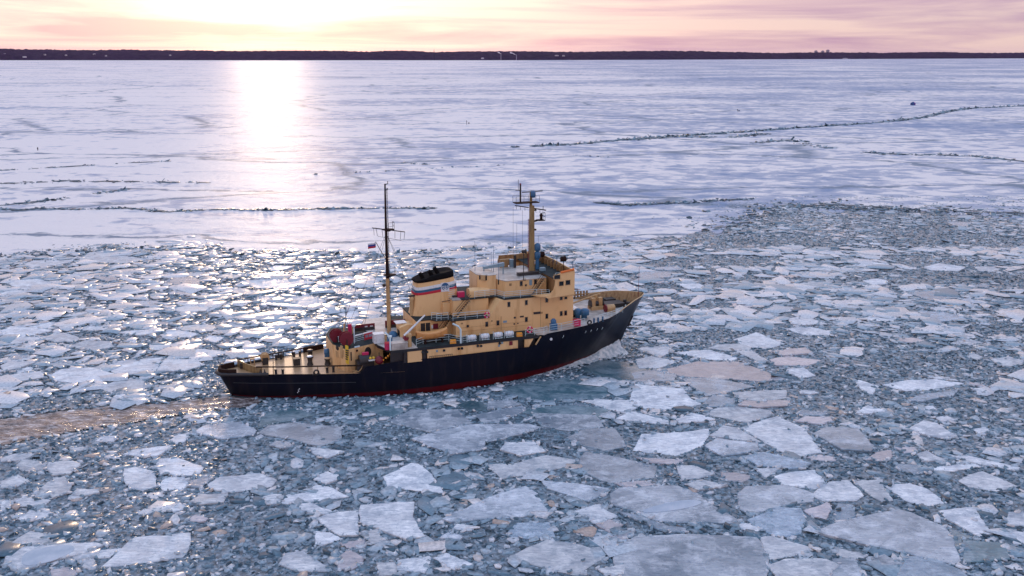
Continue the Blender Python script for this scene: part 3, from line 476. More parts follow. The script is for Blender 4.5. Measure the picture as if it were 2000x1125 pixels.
def zone(px, py):
    if py < 800 and px < 690 and py < 800 - 0.07 * px: return 'in the brash behind the stern'
    if py < 690 and px < 1240: return 'beyond the far side of the ship'
    if px > 1240 and py < 650: return 'in the far brash right of the bow'
    if px > 1240 and py < 800: return 'ahead of the bow on the right'
    if px < 690: return 'in the left foreground'
    if px < 1300: return 'in the foreground below the ship'
    return 'in the right foreground'
NFLOE = 0; RIM = []
def floe(poly, mk, label=None, tilt=None, top=None):
    """poly: plan outline in metres. Ragged edge, crumbled rim, flat slightly tilted top"""
    global NFLOE
    P = np.array(poly); c = P.mean(0); n = len(P)
    area = 0.5 * abs(sum(P[i][0] * P[(i + 1) % n][1] - P[(i + 1) % n][0] * P[i][1] for i in range(n)))
    step = max(0.35, min(0.8, math.sqrt(area) * 0.13)); pts = []
    for i in range(n):
        a, b = P[i], P[(i + 1) % n]; l = np.hypot(*(b - a)); k = max(1, int(l / step)); nr = np.array([b[1] - a[1], a[0] - b[0]]) / max(l, 1e-6)
        ph = random.uniform(0, 50)
        for j in range(k):
            t = j / k; w = math.sin(math.pi * t)
            off = ((vnoise(np.array([ph + t * l * 0.8]), np.array([0.5]), 3)[0] - .5) * 0.5 * min(1, l / 5) * w + random.uniform(-.06, .06)) if j else random.uniform(-.04, .04)
            pts.append(a + (b - a) * t + nr * off)
    pts = np.array(pts) - c; m = len(pts)
    tp = top if top is not None else random.uniform(0.17, 0.34); tl = tilt if tilt is not None else random.gauss(0, 0.010)
    az = random.uniform(0, 6.28); tx, ty = tl * math.cos(az), tl * math.sin(az)
    zz = lambda p: float(np.clip(p[0] * tx + p[1] * ty, -0.35, 0.6))
    r = np.hypot(pts[:, 0], pts[:, 1]); ins = np.maximum(0.55, 1 - 0.13 / np.maximum(r, .3))
    vs = [(p[0] * 0.985, p[1] * 0.985, -0.30) for p in pts] + [(p[0], p[1], zz(p) + tp - 0.07 + random.uniform(-.02, .02)) for p in pts]
    inn = pts * ins[:, None]; vs += [(p[0], p[1], zz(p) + tp) for p in inn]
    fs = [(i, (i + 1) % m, m + (i + 1) % m, m + i) for i in range(m)] + [(m + i, m + (i + 1) % m, 2 * m + (i + 1) % m, 2 * m + i) for i in range(m)] + [tuple(range(2 * m, 3 * m))]
    RIM.extend((c[0] + p[0], c[1] + p[1], zz(p) + tp) for p in pts if random.random() < .5)
    me = D.meshes.new('ice_floe'); me.from_pydata(vs, [], fs)
    bm = bmesh.new(); bm.from_mesh(me); bmesh.ops.recalc_face_normals(bm, faces=bm.faces); bm.to_mesh(me); bm.free()
    o = mesh_obj('ice_floe', me, M[MATS[mk]]); o.location = (c[0], c[1], 0)
    px, py = pix(c[0], c[1], 0); zn = zone(px, py)
    xr = pts[:, 0].max() - pts[:, 0].min(); shape = 'three-cornered' if n == 3 else 'four-sided' if n == 4 else 'angular'
    lab = label or f'{size_word(area)} {COLW[mk]} {shape} ice floe {zn}'
    tag(o, lab, 'ice floe', f'{COLW[mk]} ice floes {zn}' if not label else 'ice floes singled out'); NFLOE += 1
    return o
FLOES = {}
for vw, mk, s, lab in TRACED:
    pl = gpoly([vw(*map(float, t.split(','))) for t in s.split()], 0.2)
    o = floe(pl, mk, lab); paint(pl, 1)
    if lab: FLOES[lab] = o
def part_patch(o, pp, name, mat, lift):
    P = np.array(gpoly(pp, 0.3)) - np.array(o.location[:2]); zt = max(v.co.z for v in o.data.vertices)
    n = len(P); mb = MB(); mb.prism([tuple(p) for p in P], zt - 0.05, zt + lift); mb.build(name, mat, o)
def smooth_loop(pp, it=3):
    P = [np.array(p, float) for p in pp]
    for _ in range(it):
        Q = []
        for i in range(len(P)): a, b = P[i], P[(i + 1) % len(P)]; Q += [a * .75 + b * .25, a * .25 + b * .75]
        P = Q
    return P
fl = FLOES['floe in the bottom left corner carrying an oval blue melt pool']
part_patch(fl, smooth_loop([vA(120, 945), vA(135, 880), vA(280, 845), vA(425, 835), vA(430, 875), vA(290, 935), vA(160, 958)]), 'melt_pool', M['meltpool'], 0.012)
fl = FLOES['large lilac-grey floe crossed by a pale blue melt channel']
part_patch(fl, smooth_loop([vB(1730, 640), vB(1860, 598), vB(2000, 572), vB(2110, 582), vB(2040, 618), vB(1800, 652)], 2), 'melt_pool', M['meltpool'], 0.012)
# ---- more floes where the photograph shows many small ones
ZN = [((690, 1240), (492, 640), 42, 'wwwwwwbg'), ((-150, 690), (500, 760), 26, 'wwwwbg'), ((1240, 2150), (430, 640), 26, 'wwbwt'), ((1240, 2150), (640, 790), 10, 'wwbt'), ((-150, 680), (860, 1160), 13, 'wwwg'), ((660, 1320), (830, 1160), 8, 'wgb'), ((1320, 2150), (800, 1160), 12, 'wgbt')]
for (xa, xb), (ya, yb), cnt, mats in ZN:
    tries = 0; got = 0
    while got < cnt and tries < 900 and NFLOE < 300:
        tries += 1; px = random.uniform(xa, xb); py = random.uniform(ya, yb)
        if py < edge_y(px) + 14: continue
        g = ground(px, py); s = random.lognormvariate(0.75, 0.42); s *= 1.0 if py > 700 else 1.25
        n = random.choice([4, 5, 5, 6, 7]); a0 = random.uniform(0, 6.28); asp = random.uniform(0.55, 1)
        pl = []
        for i in range(n):
            a = a0 + 2 * math.pi * (i + random.uniform(-.28, .28)) / n; rr = s * random.uniform(.7, 1.15)
            pl.append((g[0] + rr * math.cos(a), g[1] + rr * math.sin(a) * asp))
        if free(pl) > 0.93: floe(pl, random.choice(mats)); paint(pl, 1); got += 1
print('floes', NFLOE)

# ---- brash between the floes
def brash_points(n, xr=(-260, 2260), yr=(405, 1300), near=None):
    out = []
    X = RNG.uniform(-215, 225, n); Y = RNG.uniform(63, 325, n)
    d = Y * _c + CH * _s; px = 1000 + F * X / d; v = Y * _s - CH * _c; py = 562.5 - F * v / d
    rag = np.clip((px - 1150) / 300, 0, 1); ok = (px > xr[0]) & (px < xr[1]) & (py < yr[1]) & (py > edge_y(px) - 2 + (fbm(X * .06 + 3, Y * .06, 4, 71) - .47) * (14 + 60 * rag) - (RNG.random(n) ** 4) * (12 + 60 * rag))
    X, Y, px, py = X[ok], Y[ok], px[ok], py[ok]
    gi = np.clip(((Y - GY0) / GS).astype(int), 0, GH - 1); gj = np.clip(((X - GX0) / GS).astype(int), 0, GW - 1)
    m1 = MASK[gi, gj]; g2 = np.clip(((Y + RNG.normal(0, .9, len(Y)) - GY0) / GS).astype(int), 0, GH - 1); g3 = np.clip(((X + RNG.normal(0, .9, len(X)) - GX0) / GS).astype(int), 0, GW - 1); m2 = MASK[g2, g3]
    return X, Y, px, py, np.where((m1 == 3) & (m2 == 0), 0, m1)
# slush that fills the channel under the brash
def build_slush():
    st = 0.5; X, Y = np.meshgrid(np.arange(-225, 228, st), np.arange(63, 326, st)); d = Y * _c + CH * _s; px = 1000 + F * X / d; py = 562.5 - F * (Y * _s - CH * _c) / d
    gi = np.clip(((Y - GY0) / GS).astype(int), 0, GH - 1); gj = np.clip(((X - GX0) / GS).astype(int), 0, GW - 1); mk = MASK[gi, gj]
    ins = (px > -330) & (px < 2330) & (py > edge_y(px) - 3) & (py < 1330) & (mk < 2)
    Z = 0.03 + 0.10 * fbm(X * 0.9, Y * 0.9, 3, 41) + 0.10 * (fbm(X * .12, Y * .12, 3, 43) - .4)
    V = np.stack([X, Y, Z], 2).reshape(-1, 3); ny, nx = X.shape; i = np.arange((ny - 1) * (nx - 1)); r = i // (nx - 1); c = i % (nx - 1); b = r * nx + c
    ok = ins[:-1, :-1] & ins[1:, :-1] & ins[:-1, 1:] & ins[1:, 1:]
    m = pmat('slush_ice', (0.03, 0.06, 0.085), 0.35, noise=(1.6, 0.38, 0.66), col2=(0.26, 0.34, 0.42), bump=(5.0, 0.7, 0.08))
    me = np_mesh('slush', V, np.stack([b, b + 1, b + nx + 1, b + nx], 1)[ok.ravel()]); me.polygons.foreach_set('use_smooth', np.ones(len(me.polygons), bool)); tag(mesh_obj('slush', me, m), kind='structure')
build_slush()
def near_hull(X, Y, r):
    u = (X - ORG[0]) * EX[0] + (Y - ORG[1]) * EX[1]; w = (X - ORG[0]) * LY[0] + (Y - ORG[1]) * LY[1]; return (u > -r) & (u < 66 + r) & (np.abs(w) < 9.2 + r)
# thin broken plates, then chips, then crumbs
X, Y, px, py, mk = brash_points(38000)
k2 = (mk == 0) & (fbm(X * .045 + 3, Y * .07, 3, 57) > np.where((Y < 118) | (px > 1250), .47, .38)); X, Y = X[k2], Y[k2]; n = len(X); rad = np.clip(RNG.lognormal(-0.12, 0.5, n), .35, 2.6); rad = np.where(near_hull(X, Y, rad), .35, rad)
chips('broken_plates', np.stack([X, Y, RNG.uniform(.10, .28, n)], 1), rad, RNG.uniform(.06, .13, n), np.abs(RNG.normal(0, .05, n)) + .005, np.clip(np.where(Y < 118, .46, .58) + RNG.normal(0, .22, n), .1, .95), M['chip'])
X, Y, px, py, mk = brash_points(15000)
k2 = (mk == 0) & (Y > 128) & (fbm(X * .03 + 13, Y * .05, 3, 58) > .34) & ((px < 1260) | (fbm(X * .02 + 1, Y * .06, 3, 59) > .46)) & ~((px > 1380) & (py < 485)); X, Y = X[k2], Y[k2]; n = len(X); rad = np.clip(RNG.lognormal(0.6, 0.45, n), .7, 4.2); rad = np.where(near_hull(X, Y, rad), .35, rad)
chips('drifting_plates', np.stack([X, Y, RNG.uniform(.2, .34, n)], 1), rad, RNG.uniform(.06, .12, n), np.abs(RNG.normal(0, .012, n)) + .002, np.clip(.74 + RNG.normal(0, .17, n), .3, .95), M['chip'])
X, Y, px, py, mk = brash_points(140000)
wk = (mk == 3) & (RNG.random(len(X)) < .07 + .8 * np.clip(fbm(X * .12, Y * .3, 3, 83) - .5, 0, 1))
keep = (mk == 0) | wk | ((mk == 1) & (RNG.random(len(X)) < 0.012))
X, Y, px, py, mk = X[keep], Y[keep], px[keep], py[keep], mk[keep]
rad = np.clip(RNG.lognormal(-1.05, 0.45, len(X)), 0.16, 1.4) * np.where(Y > 140, 0.9, 1.0)
big = RNG.random(len(X)) < 0.05; rad = np.where(big, rad * 1.7, rad)
rad = np.where((mk == 1) | (mk == 3), np.minimum(rad, 0.32), rad)
# how pale a chip is varies in drifts, plus its own chance
tn = 0.30 + 1.25 * (fbm(X * 0.05 + 9, Y * 0.09, 4, 31) - 0.36) + RNG.normal(0, 0.22, len(X)) + np.where(rad > 0.7, 0.16, 0)
z = np.where(mk == 1, 0.34, RNG.uniform(-0.02, 0.16, len(X)))
chips('brash_ice', np.stack([X, Y, z], 1), rad, np.clip(rad * RNG.uniform(0.14, 0.4, len(X)), 0.05, 0.28), np.where(mk == 1, 0.05, np.clip(RNG.normal(0.12, 0.08, len(X)), 0.02, 0.5)), np.clip(tn, 0, 1), M['chip'])
X, Y, px, py, mk = brash_points(420000)
k2 = (mk == 0) & ((Y < 170) | (RNG.random(len(X)) < 0.45)); X, Y = X[k2], Y[k2]
rad = np.clip(RNG.lognormal(-1.5, 0.4, len(X)), 0.1, 0.5)
chips('brash_ice_crumbs', np.stack([X, Y, RNG.uniform(0, .12, len(X))], 1), rad, rad * 0.5, np.full(len(X), 0.25), np.clip(0.28 + RNG.normal(0, 0.24, len(X)), 0, 1), M['chip'])

# ---- crushed crumbs along the floe rims
RIM = np.array(RIM); n = len(RIM); P = RIM + np.stack([RNG.normal(0, .14, n), RNG.normal(0, .14, n), RNG.uniform(-.14, .03, n)], 1); rad = np.clip(RNG.lognormal(-1.5, .45, n), .09, .5)
chips('crushed_rim_ice', P, rad, rad * .55, np.full(n, .3), np.clip(.62 + RNG.normal(0, .2, n), .1, .95), M['chip'])
# ---- rubble thrown up along cracks and at the rim of the unbroken sheet
RIDGES = [  # photo pixels, width m, chips per metre, size
 ([(-60, 408), (40, 412), (75, 409), (160, 411), (250, 408), (330, 416), (420, 411), (560, 412), (640, 409), (760, 409), (850, 408)], 1.6, 3.2, 0.7),
 ([(10, 402), (60, 398), (130, 388), (200, 378), (250, 371)], 4.0, 3.0, 0.6), ([(0, 360), (120, 355), (230, 356), (400, 358)], 5.0, 1.0, 0.45), ([(0, 334), (80, 330), (240, 320), (330, 316)], 1.5, 1.2, 0.45),
 ([(1000, 288), (1120, 283), (1200, 276), (1300, 268), (1400, 262), (1500, 255), (1600, 248), (1720, 240), (1800, 231), (1850, 219), (1890, 213), (2050, 205)], 3.2, 3.4, 0.9),
 ([(1230, 275), (1320, 268), (1420, 270), (1500, 262)], 6.0, 2.0, 0.7), ([(1470, 281), (1540, 274), (1600, 288), (1680, 299), (1780, 303), (1880, 305), (2020, 318)], 6.0, 1.7, 0.8),
 ([(1165, 397), (1220, 402), (1290, 399), (1360, 396), (1420, 392), (1485, 390)], 2.2, 3.6, 0.75), ([(1500, 412), (1560, 403), (1640, 409), (1720, 411), (1780, 411)], 4.0, 4.0, 0.9),
 ([(1380, 452), (1460, 430), (1500, 408), (1600, 402), (1750, 408), (1900, 416), (2080, 424)], 14.0, 2.5, 0.8),
 ([(1080, 302), (1190, 308)], 2, 1.0, 0.5), ([(780, 318), (840, 323)], 1.5, 1.5, 0.5), ([(610, 342), (760, 335), (1000, 323)], 1.2, 0.7, 0.4),
 (list(zip(EPX[1:15], EPY[1:15] + 1)), 3.0, 2.0, 0.65)]
CX = []; CR = []
for pp, wd, den, sz in RIDGES:
    G = np.array([ground(*p)[:2] for p in pp])
    for a, b in zip(G[:-1], G[1:]):
        l = np.hypot(*(b - a)); n = int(l * den)
        if n < 1: continue
        t = RNG.random(n)[:, None]; p = a + (b - a) * t
        gate = fbm(p[:, 0] * 0.05 + 7, p[:, 1] * 0.05, 3, 77) > 0.25
        dv = np.array([-(b - a)[1], (b - a)[0]]) / l; p = p + dv * RNG.normal(0, wd * 0.4, n)[:, None] + RNG.normal(0, .3, (n, 2))
        far = np.clip(np.hypot(p[:, 0], p[:, 1]) / 420, .75, 1.5)
        CX.append(p[gate]); CR.append((np.clip(RNG.lognormal(math.log(sz), 0.5, n), .2, 1.3) * far)[gate])
CX = np.concatenate(CX); CR = np.concatenate(CR); n = len(CX); print('rubble', n)
chips('ridge_rubble', np.stack([CX[:, 0], CX[:, 1], 0.26 + np.abs(RNG.normal(0, 0.13, n))], 1), CR, np.clip(CR * .22, .08, .32), np.clip(RNG.normal(0.22, .14, n), .03, .7), np.clip(0.26 + RNG.normal(0, .2, n), 0, 1), M['chip'])

LX = []; LR = []; LA = []
for pp, wd, den, sz in RIDGES[:10]:
    G = np.array([ground(*p)[:2] for p in pp])
    for a, b in zip(G[:-1], G[1:]):
        l = np.hypot(*(b - a)); k = int(l * .7)
        if k < 1: continue
        t = RNG.random(k)[:, None]; p = a + (b - a) * t + RNG.normal(0, wd * .16, (k, 2)); gate = fbm(p[:, 0] * 0.05 + 7, p[:, 1] * 0.05, 3, 77) > 0.33
        LX.append(p[gate]); LR.append(np.clip(RNG.lognormal(.5, .4, k), .6, 4)[gate]); LA.append(np.full(k, math.atan2(b[1] - a[1], b[0] - a[0]))[gate])
LX = np.concatenate(LX); LR = np.concatenate(LR); LA = np.concatenate(LA); n = len(LX)
chips('crack_ice', np.stack([LX[:, 0], LX[:, 1], RNG.uniform(.30, .44, n)], 1), LR, np.full(n, .12), np.full(n, .01), np.clip(.06 + RNG.normal(0, .06, n), 0, .3), M['chip'], asp=RNG.uniform(.18, .4, (n, 1)), ang=(LA + RNG.normal(0, .25, n))[:, None])
# ---- wake astern and the splash at the bow
def build_wake():
    m = D.materials.new('wake_water'); m.use_nodes = True; nt = m.node_tree; L = nt.links.new; p = nt.nodes['Principled BSDF']
    geo = nd(nt, 'ShaderNodeNewGeometry'); mp = nd(nt, 'ShaderNodeMapping'); mp.inputs['Rotation'].default_value = (0, 0, -HD); mp.inputs['Scale'].default_value = (0.35, 1.0, 1); L(geo.outputs['Position'], mp.inputs[0])
    n = nd(nt, 'ShaderNodeTexNoise', i_Scale=2.0, i_Detail=8.0, i_Roughness=0.74, i_Distortion=0.4); L(mp.outputs[0], n.inputs['Vector'])
    r = ramp(nt, [(0.42, (0.045, 0.03, 0.03)), (0.52, (0.26, 0.21, 0.20)), (0.62, (0.66, 0.60, 0.60))]); L(n.outputs[0], r.inputs[0]); L(r.outputs[0], p.inputs['Base Color'])  # brown-to-pale streaks paint the sky reflected on the ripples
    p.inputs['Roughness'].default_value = 0.16
    bp = nd(nt, 'ShaderNodeBump', i_Strength=0.7, i_Distance=0.2); L(n.outputs[0], bp.inputs['Height']); L(bp.outputs[0], p.inputs['Normal'])
    G = np.array(gpoly(WAKE)); x0, y0 = G.min(0); x1, y1 = G.max(0); st = 0.4
    nx, ny = int((x1 - x0) / st), int((y1 - y0) / st); X, Y = np.meshgrid(x0 + np.arange(nx) * st, y0 + np.arange(ny) * st)
    gi = np.clip(((Y - GY0) / GS).astype(int), 0, GH - 1); gj = np.clip(((X - GX0) / GS).astype(int), 0, GW - 1)
    ins = (MASK[gi, gj] == 3)
    u = X * math.cos(HD) + Y * math.sin(HD); w = -X * math.sin(HD) + Y * math.cos(HD)
    Z = 0.05 + 0.34 * (fbm(u * 0.5, w * 1.2, 4, 51) - 0.40)
    V = np.stack([X, Y, np.where(ins, np.maximum(Z, 0.012), -0.1)], 2).reshape(-1, 3); i = np.arange((ny - 1) * (nx - 1)); rr = i // (nx - 1); cc = i % (nx - 1); b = rr * nx + cc
    okf = ins[:-1, :-1] & ins[1:, :-1] & ins[:-1, 1:] & ins[1:, 1:]
    me = np_mesh('wake', V, np.stack([b, b + 1, b + nx + 1, b + nx], 1)[okf.ravel()]); me.polygons.foreach_set('use_smooth', np.ones(len(me.polygons), bool))
    tag(mesh_obj('wake_water', me, m), kind='structure')
build_wake()
# ================================================================ THE SHIP (ship axes: x from stern to bow, y to port, z up from the water)
SHIP = empty('icebreaker_ship', tuple(ORG), HD)
tag(SHIP, 'icebreaker with black hull, sand-yellow superstructure and striped funnel pushing through broken ice', 'ship')
def part(name, mb, mat, parent=None): return mb.build(name, mat, parent or SHIP)
def onship(name, label, cat, p, group=None, rz=0.0):
    o = empty(name, tuple(s2w(*p)), HD + rz); return tag(o, label, cat, group)
def ip(tab, x): return float(np.interp(x, [t[0] for t in tab], [t[1] for t in tab]))
BD = [(0, 0), (0.08, 0.7), (0.5, 1.25), (2, 1.75), (5, 2.9), (9.5, 4.35), (14.2, 6.0), (18.6, 7.35), (22, 8.25), (25, 8.75), (30, 9.0), (46, 9.0), (50, 8.65), (53.2, 7.95), (57.7, 6.6), (59.2, 5.95), (60.6, 5.1), (61.8, 4.3), (63.3, 3.2), (64.9, 1.95), (66.0, 0.7), (66.3, 0)]
BW = [(1.6, 0), (2.4, 0.9), (5, 2.5), (10, 4.55), (20, 7.6), (28, 8.95), (36, 8.95), (41, 8.2), (48, 6.3), (52.7, 4.4), (57.8, 1.8), (61.7, 0)]
ZT = [(0, 3.5), (18.3, 3.4), (18.7, 3.6), (19.2, 4.35), (21, 4.62), (24, 5.0), (43.7, 5.12), (45.1, 6.55), (46, 6.85), (50, 7.05), (53, 7.2), (57.5, 7.6), (59, 8.0), (60, 8.4), (61.5, 8.7), (63, 8.95), (66.3, 9.1)]
zt = lambda x: ip(ZT, x); bd = lambda x: ip(BD, x)
def hull_pt(u, f, side=-1, off=0.0):
    xd = 66.3 * u; xw = 1.6 + 60.1 * u; b0, b1 = ip(BW, xw), bd(xd)
    if f < 0: return (xw + f * 2 * (1 if u < .5 else -1) * 0, side * b0 * (1 + 0.35 * f), f * 5)
    k = f ** (1.0 if u < 0.75 else 1.15)
    return (xw + (xd - xw) * f, side * (b0 + (b1 - b0) * k + off), f * zt(xd))
US = sorted(set([0, .0006, .0012, .003, .0075, .015, .03] + list(np.linspace(.05, .97, 150)) + [.975, .98, .985, .99, .993, .996, .998, 1.0]))
FS = [-.3, 0, .08, .16, .25, .4, .55, .7, .85, 1.0]
hb = MB()
for side in (-1, 1): hb.loft([[hull_pt(u, f, side) for f in FS] for u in US], closed=False, caps=False)
m = D.materials.new('hull_paint'); m.use_nodes = True; nt = m.node_tree; L_ = nt.links.new; pb = nt.nodes['Principled BSDF']
tc = nd(nt, 'ShaderNodeTexCoord'); sx = nd(nt, 'ShaderNodeSeparateXYZ'); L_(tc.outputs['Object'], sx.inputs[0])
nz = nd(nt, 'ShaderNodeTexNoise', i_Scale=0.5, i_Detail=6.0); L_(tc.outputs['Object'], nz.inputs['Vector'])
za = nd(nt, 'ShaderNodeMath', operation='MULTIPLY_ADD', i_1=0.14); L_(nz.outputs[0], za.inputs[0]); xo = nd(nt, 'ShaderNodeMapRange', i_1=6.0, i_2=34.0, i_3=0.75, i_4=0.0); L_(sx.outputs['X'], xo.inputs[0]); zx = nd(nt, 'ShaderNodeMath', operation='ADD'); L_(sx.outputs['Z'], zx.inputs[0]); L_(xo.outputs[0], zx.inputs[1]); L_(zx.outputs[0], za.inputs[2])
zr = ramp(nt, [(0.0, (0.10, 0.006, 0.009)), (0.115, (0.06, 0.004, 0.008)), (0.118, (0.006, 0.006, 0.011)), (0.3, (0.005, 0.006, 0.014)), (1, (0.006, 0.008, 0.020))])
zs = nd(nt, 'ShaderNodeMath', operation='MULTIPLY', i_1=0.115); L_(za.outputs[0], zs.inputs[0]); L_(zs.outputs[0], zr.inputs[0])
mp = nd(nt, 'ShaderNodeMapping'); mp.inputs['Scale'].default_value = (0.9, 0.9, 0.12); L_(tc.outputs['Object'], mp.inputs[0])
n2 = nd(nt, 'ShaderNodeTexNoise', i_Scale=1.0, i_Detail=7.0, i_Roughness=.65); L_(mp.outputs[0], n2.inputs['Vector'])
r2 = ramp(nt, [(0.52, (0, 0, 0)), (0.74, (.75, .75, .75))]); L_(n2.outputs[0], r2.inputs[0])
mx = nd(nt, 'ShaderNodeMix', data_type='RGBA'); L_(r2.outputs[0], mx.inputs[0]); L_(zr.outputs[0], mx.inputs[6]); mx.inputs[7].default_value = (0.028, 0.020, 0.022, 1); L_(mx.outputs[2], pb.inputs['Base Color'])
pb.inputs['Roughness'].default_value = 0.34; pb.inputs['Specular IOR Level'].default_value = 0.12
bp = nd(nt, 'ShaderNodeBump', i_Strength=0.25, i_Distance=0.06); L_(n2.outputs[0], bp.inputs['Height']); L_(bp.outputs[0], pb.inputs['Normal'])
hull = part('hull', hb, m)
hb2 = MB(); hb2.tube([(u * 66.3, -s * 0, 0) for u in (0, 0.001)], .01) if False else None
UG = np.concatenate([np.linspace(0.002, 0.05, 20), np.linspace(.05, 1, 330)]); FG = np.linspace(0, 1, 60)
_hp = np.array([[hull_pt(u, f) for f in FG] for u in UG]); _w = ORG[None, None] + _hp[..., :1] * EX + _hp[..., 1:2] * LY + np.array([0, 0, 1]) * _hp[..., 2:]
_zz = _w[..., 2] - CH; _dd = _w[..., 1] * _c - _zz * _s; _PX = 1000 + F * _w[..., 0] / _dd; _PY = 562.5 - F * (_w[..., 1] * _s + _zz * _c) / _dd
def on_hull(p, off=0.03):
    k = np.argmin((_PX - p[0]) ** 2 + (_PY - p[1]) ** 2); i, j = divmod(int(k), len(FG)); x, y, z = _hp[i, j]; return (float(x), float(y) - off, float(z))
def disc_on(mb, p, r, off=0.04, n=10): mb.lathe([(r, off), (r * .98, -0.15)], p, n, 'y', False); return mb
# fittings in the hull side
mb = MB(); poly = [on_hull(d4(*p), .05) for p in ((1233, 432), (1240, 520), (1237, 600), (1205, 665), (1150, 692), (1138, 660), (1170, 560))]
mb.add(poly, [tuple(range(len(poly)))]); mb.add([(x, y + .4, z) for x, y, z in poly], [tuple(range(len(poly)))]); part('anchor_pocket', mb, M['dark'], hull)
mb = MB(); a = on_hull(d4(1225, 480), .12); b = on_hull(d4(1180, 660), .14); mb.tube([a, b], .1, 6); mb.tube([(b[0] - .5, b[1], b[2] + .35), b, (b[0] + .5, b[1], b[2] + .3)], .13, 6); part('anchor', mb, M['dark'], hull)
for p in ((90, 810), (445, 735), (540, 715), (630, 690), (720, 670)):
    h = on_hull(d4(*p)); mb = MB(); mb.tube([(h[0] - .12, h[1], h[2] - .18), (h[0], h[1] - .06, h[2]), (h[0] + .03, h[1], h[2] + .2)], .045, 5); part('scupper', mb, M['rail'], hull)
h = on_hull(d7(1925, 670), 0); mb = MB(); disc_on(mb, h, .21, -.10); part('side_light', mb, M['white'], hull)
mb = MB()
for i, p in enumerate(((1350, 932), (1345, 955), (1332, 978), (1316, 998))): h = on_hull(d5(*p), .04); mb.box(h[0] - .06, h[0] + .06, h[1] - .01, h[1] + .1, h[2] - .06, h[2] + .06)
part('draft_mark', mb, M['white'], hull)
mb = MB(); mb.tube([hull_pt(u, .62, -1, .03) for u in np.linspace(.02, .27, 30)], .05, 5); mb.tube([hull_pt(u, .62, 1, .03) for u in np.linspace(.02, .27, 30)], .05, 5); part('rubbing_strake', mb, M['black'], hull)
# stern fender: thick black roll round the stern
mb = MB(); fp = [(x, -bd(x) - .02, 3.45) for x in (6.5, 5, 3.5, 2, 1, .5, .12)] + [(-.12, 0, 3.5)] + [(x, bd(x) + .02, 3.45) for x in (.12, .5, 1, 2, 3.5, 5, 6.5)]
mb.tube(fp, .26, 8); part('stern_fender', mb, M['dark'], hull)
mb = MB(); mb.wall([(2.4, -1.75), (1.3, -1.45), (.45, -.85), (.25, 0), (.45, .85), (1.3, 1.45), (2.4, 1.75)], 3.4, 4.15, .3); part('stern_bulwark', mb, M['darkrail'], hull)
# gunwale cap and inner face of the bow bulwark
mb = MB(); xs = list(np.linspace(57.3, 65.8, 26)) + [66.05, 66.2]
for s in (-1, 1):
    rows = [[(p[0] - .05, s * max(0, abs(p[1]) - .16), p[2]) for p in [hull_pt(x / 66.3, 7.25 / zt(x) + (1 - 7.25 / zt(x)) * k / 4, s) for k in range(5)]] for x in xs]; mb.loft(rows, False, False, False)
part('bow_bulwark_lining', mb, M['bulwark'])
for s in (-1, 1):
    for x in np.linspace(58, 64.6, 8): mb = MB(); P7 = hull_pt(x / 66.3, 7.35 / zt(x), s); P9 = hull_pt(x / 66.3, .97, s); mb.tube([(P7[0], P7[1] - s * .5, 7.35), (P9[0], P9[1] - s * .2, P9[2])], .07, 4); part('bulwark_stay', mb, M['bulwark'])
mb = MB()
for s in (-1, 1): mb.loft([[(x, s * (bd(x) + .06), zt(x)), (x, s * (bd(x) + .06), zt(x) + .04), (x, s * max(0, bd(x) - .2), zt(x) + .04), (x, s * max(0, bd(x) - .2), zt(x))] for x in list(np.linspace(59.2, 65.8, 22)) + [66.1, 66.28]], True, True, False)
part('bow_cap_rail', mb, M['tan'])  # tan colour paints the sunlit edge along the cap
# ---- decks
def deck_sheet(x0, x1, zf, inset=0.05, n=40):
    mb = MB(); mb.loft([[(x, -max(.02, bd(x) - inset), zf(x)), (x, max(.02, bd(x) - inset), zf(x))] for x in np.linspace(x0, x1, n)], False, False, False); return mb
part('aft_deck', deck_sheet(.15, 24.5, lambda x: 3.385), M['deck'])
mb = MB(); fz = lambda x: min(zt(x) - .03, 7.35) if x > 45.3 else 6.70
def hull_y(x, z):          # half breadth of the shell at a height
    us = np.linspace(.6, 1, 400); pp = [hull_pt(u, min(1, z / zt(66.3 * u)), 1) for u in us]; return float(np.interp(x, [p[0] for p in pp], [p[1] for p in pp]))
mb.loft([[(x, -max(.02, hull_y(x, fz(x)) - .05), fz(x)), (x, max(.02, hull_y(x, fz(x)) - .05), fz(x))] for x in np.linspace(44.3, 65.2, 40)], False, False, False); part('fore_deck', mb, M['whitedeck'])
AE = [(21.4, -5.4), (22.6, -8.85), (44.6, -8.95), (44.6, 8.95), (22.6, 8.85), (21.4, 5.4)]
mb = MB(); mb.prism(AE, 6.28, 6.66); part('upper_deck_edge', mb, M['black'])
mb = MB(); mb.prism([(21.5, -5.4), (22.7, -8.75), (26.4, -8.8), (26.4, 8.8), (22.7, 8.75), (21.5, 5.4)], 6.664, 6.68); part('upper_deck_aft', mb, M['whitedeck'])
mb = MB(); mb.prism([(26.41, -8.8), (44.3, -8.85), (44.3, 8.85), (26.41, 8.8)], 6.664, 6.68); part('side_walkway', mb, M['darkdeck'])
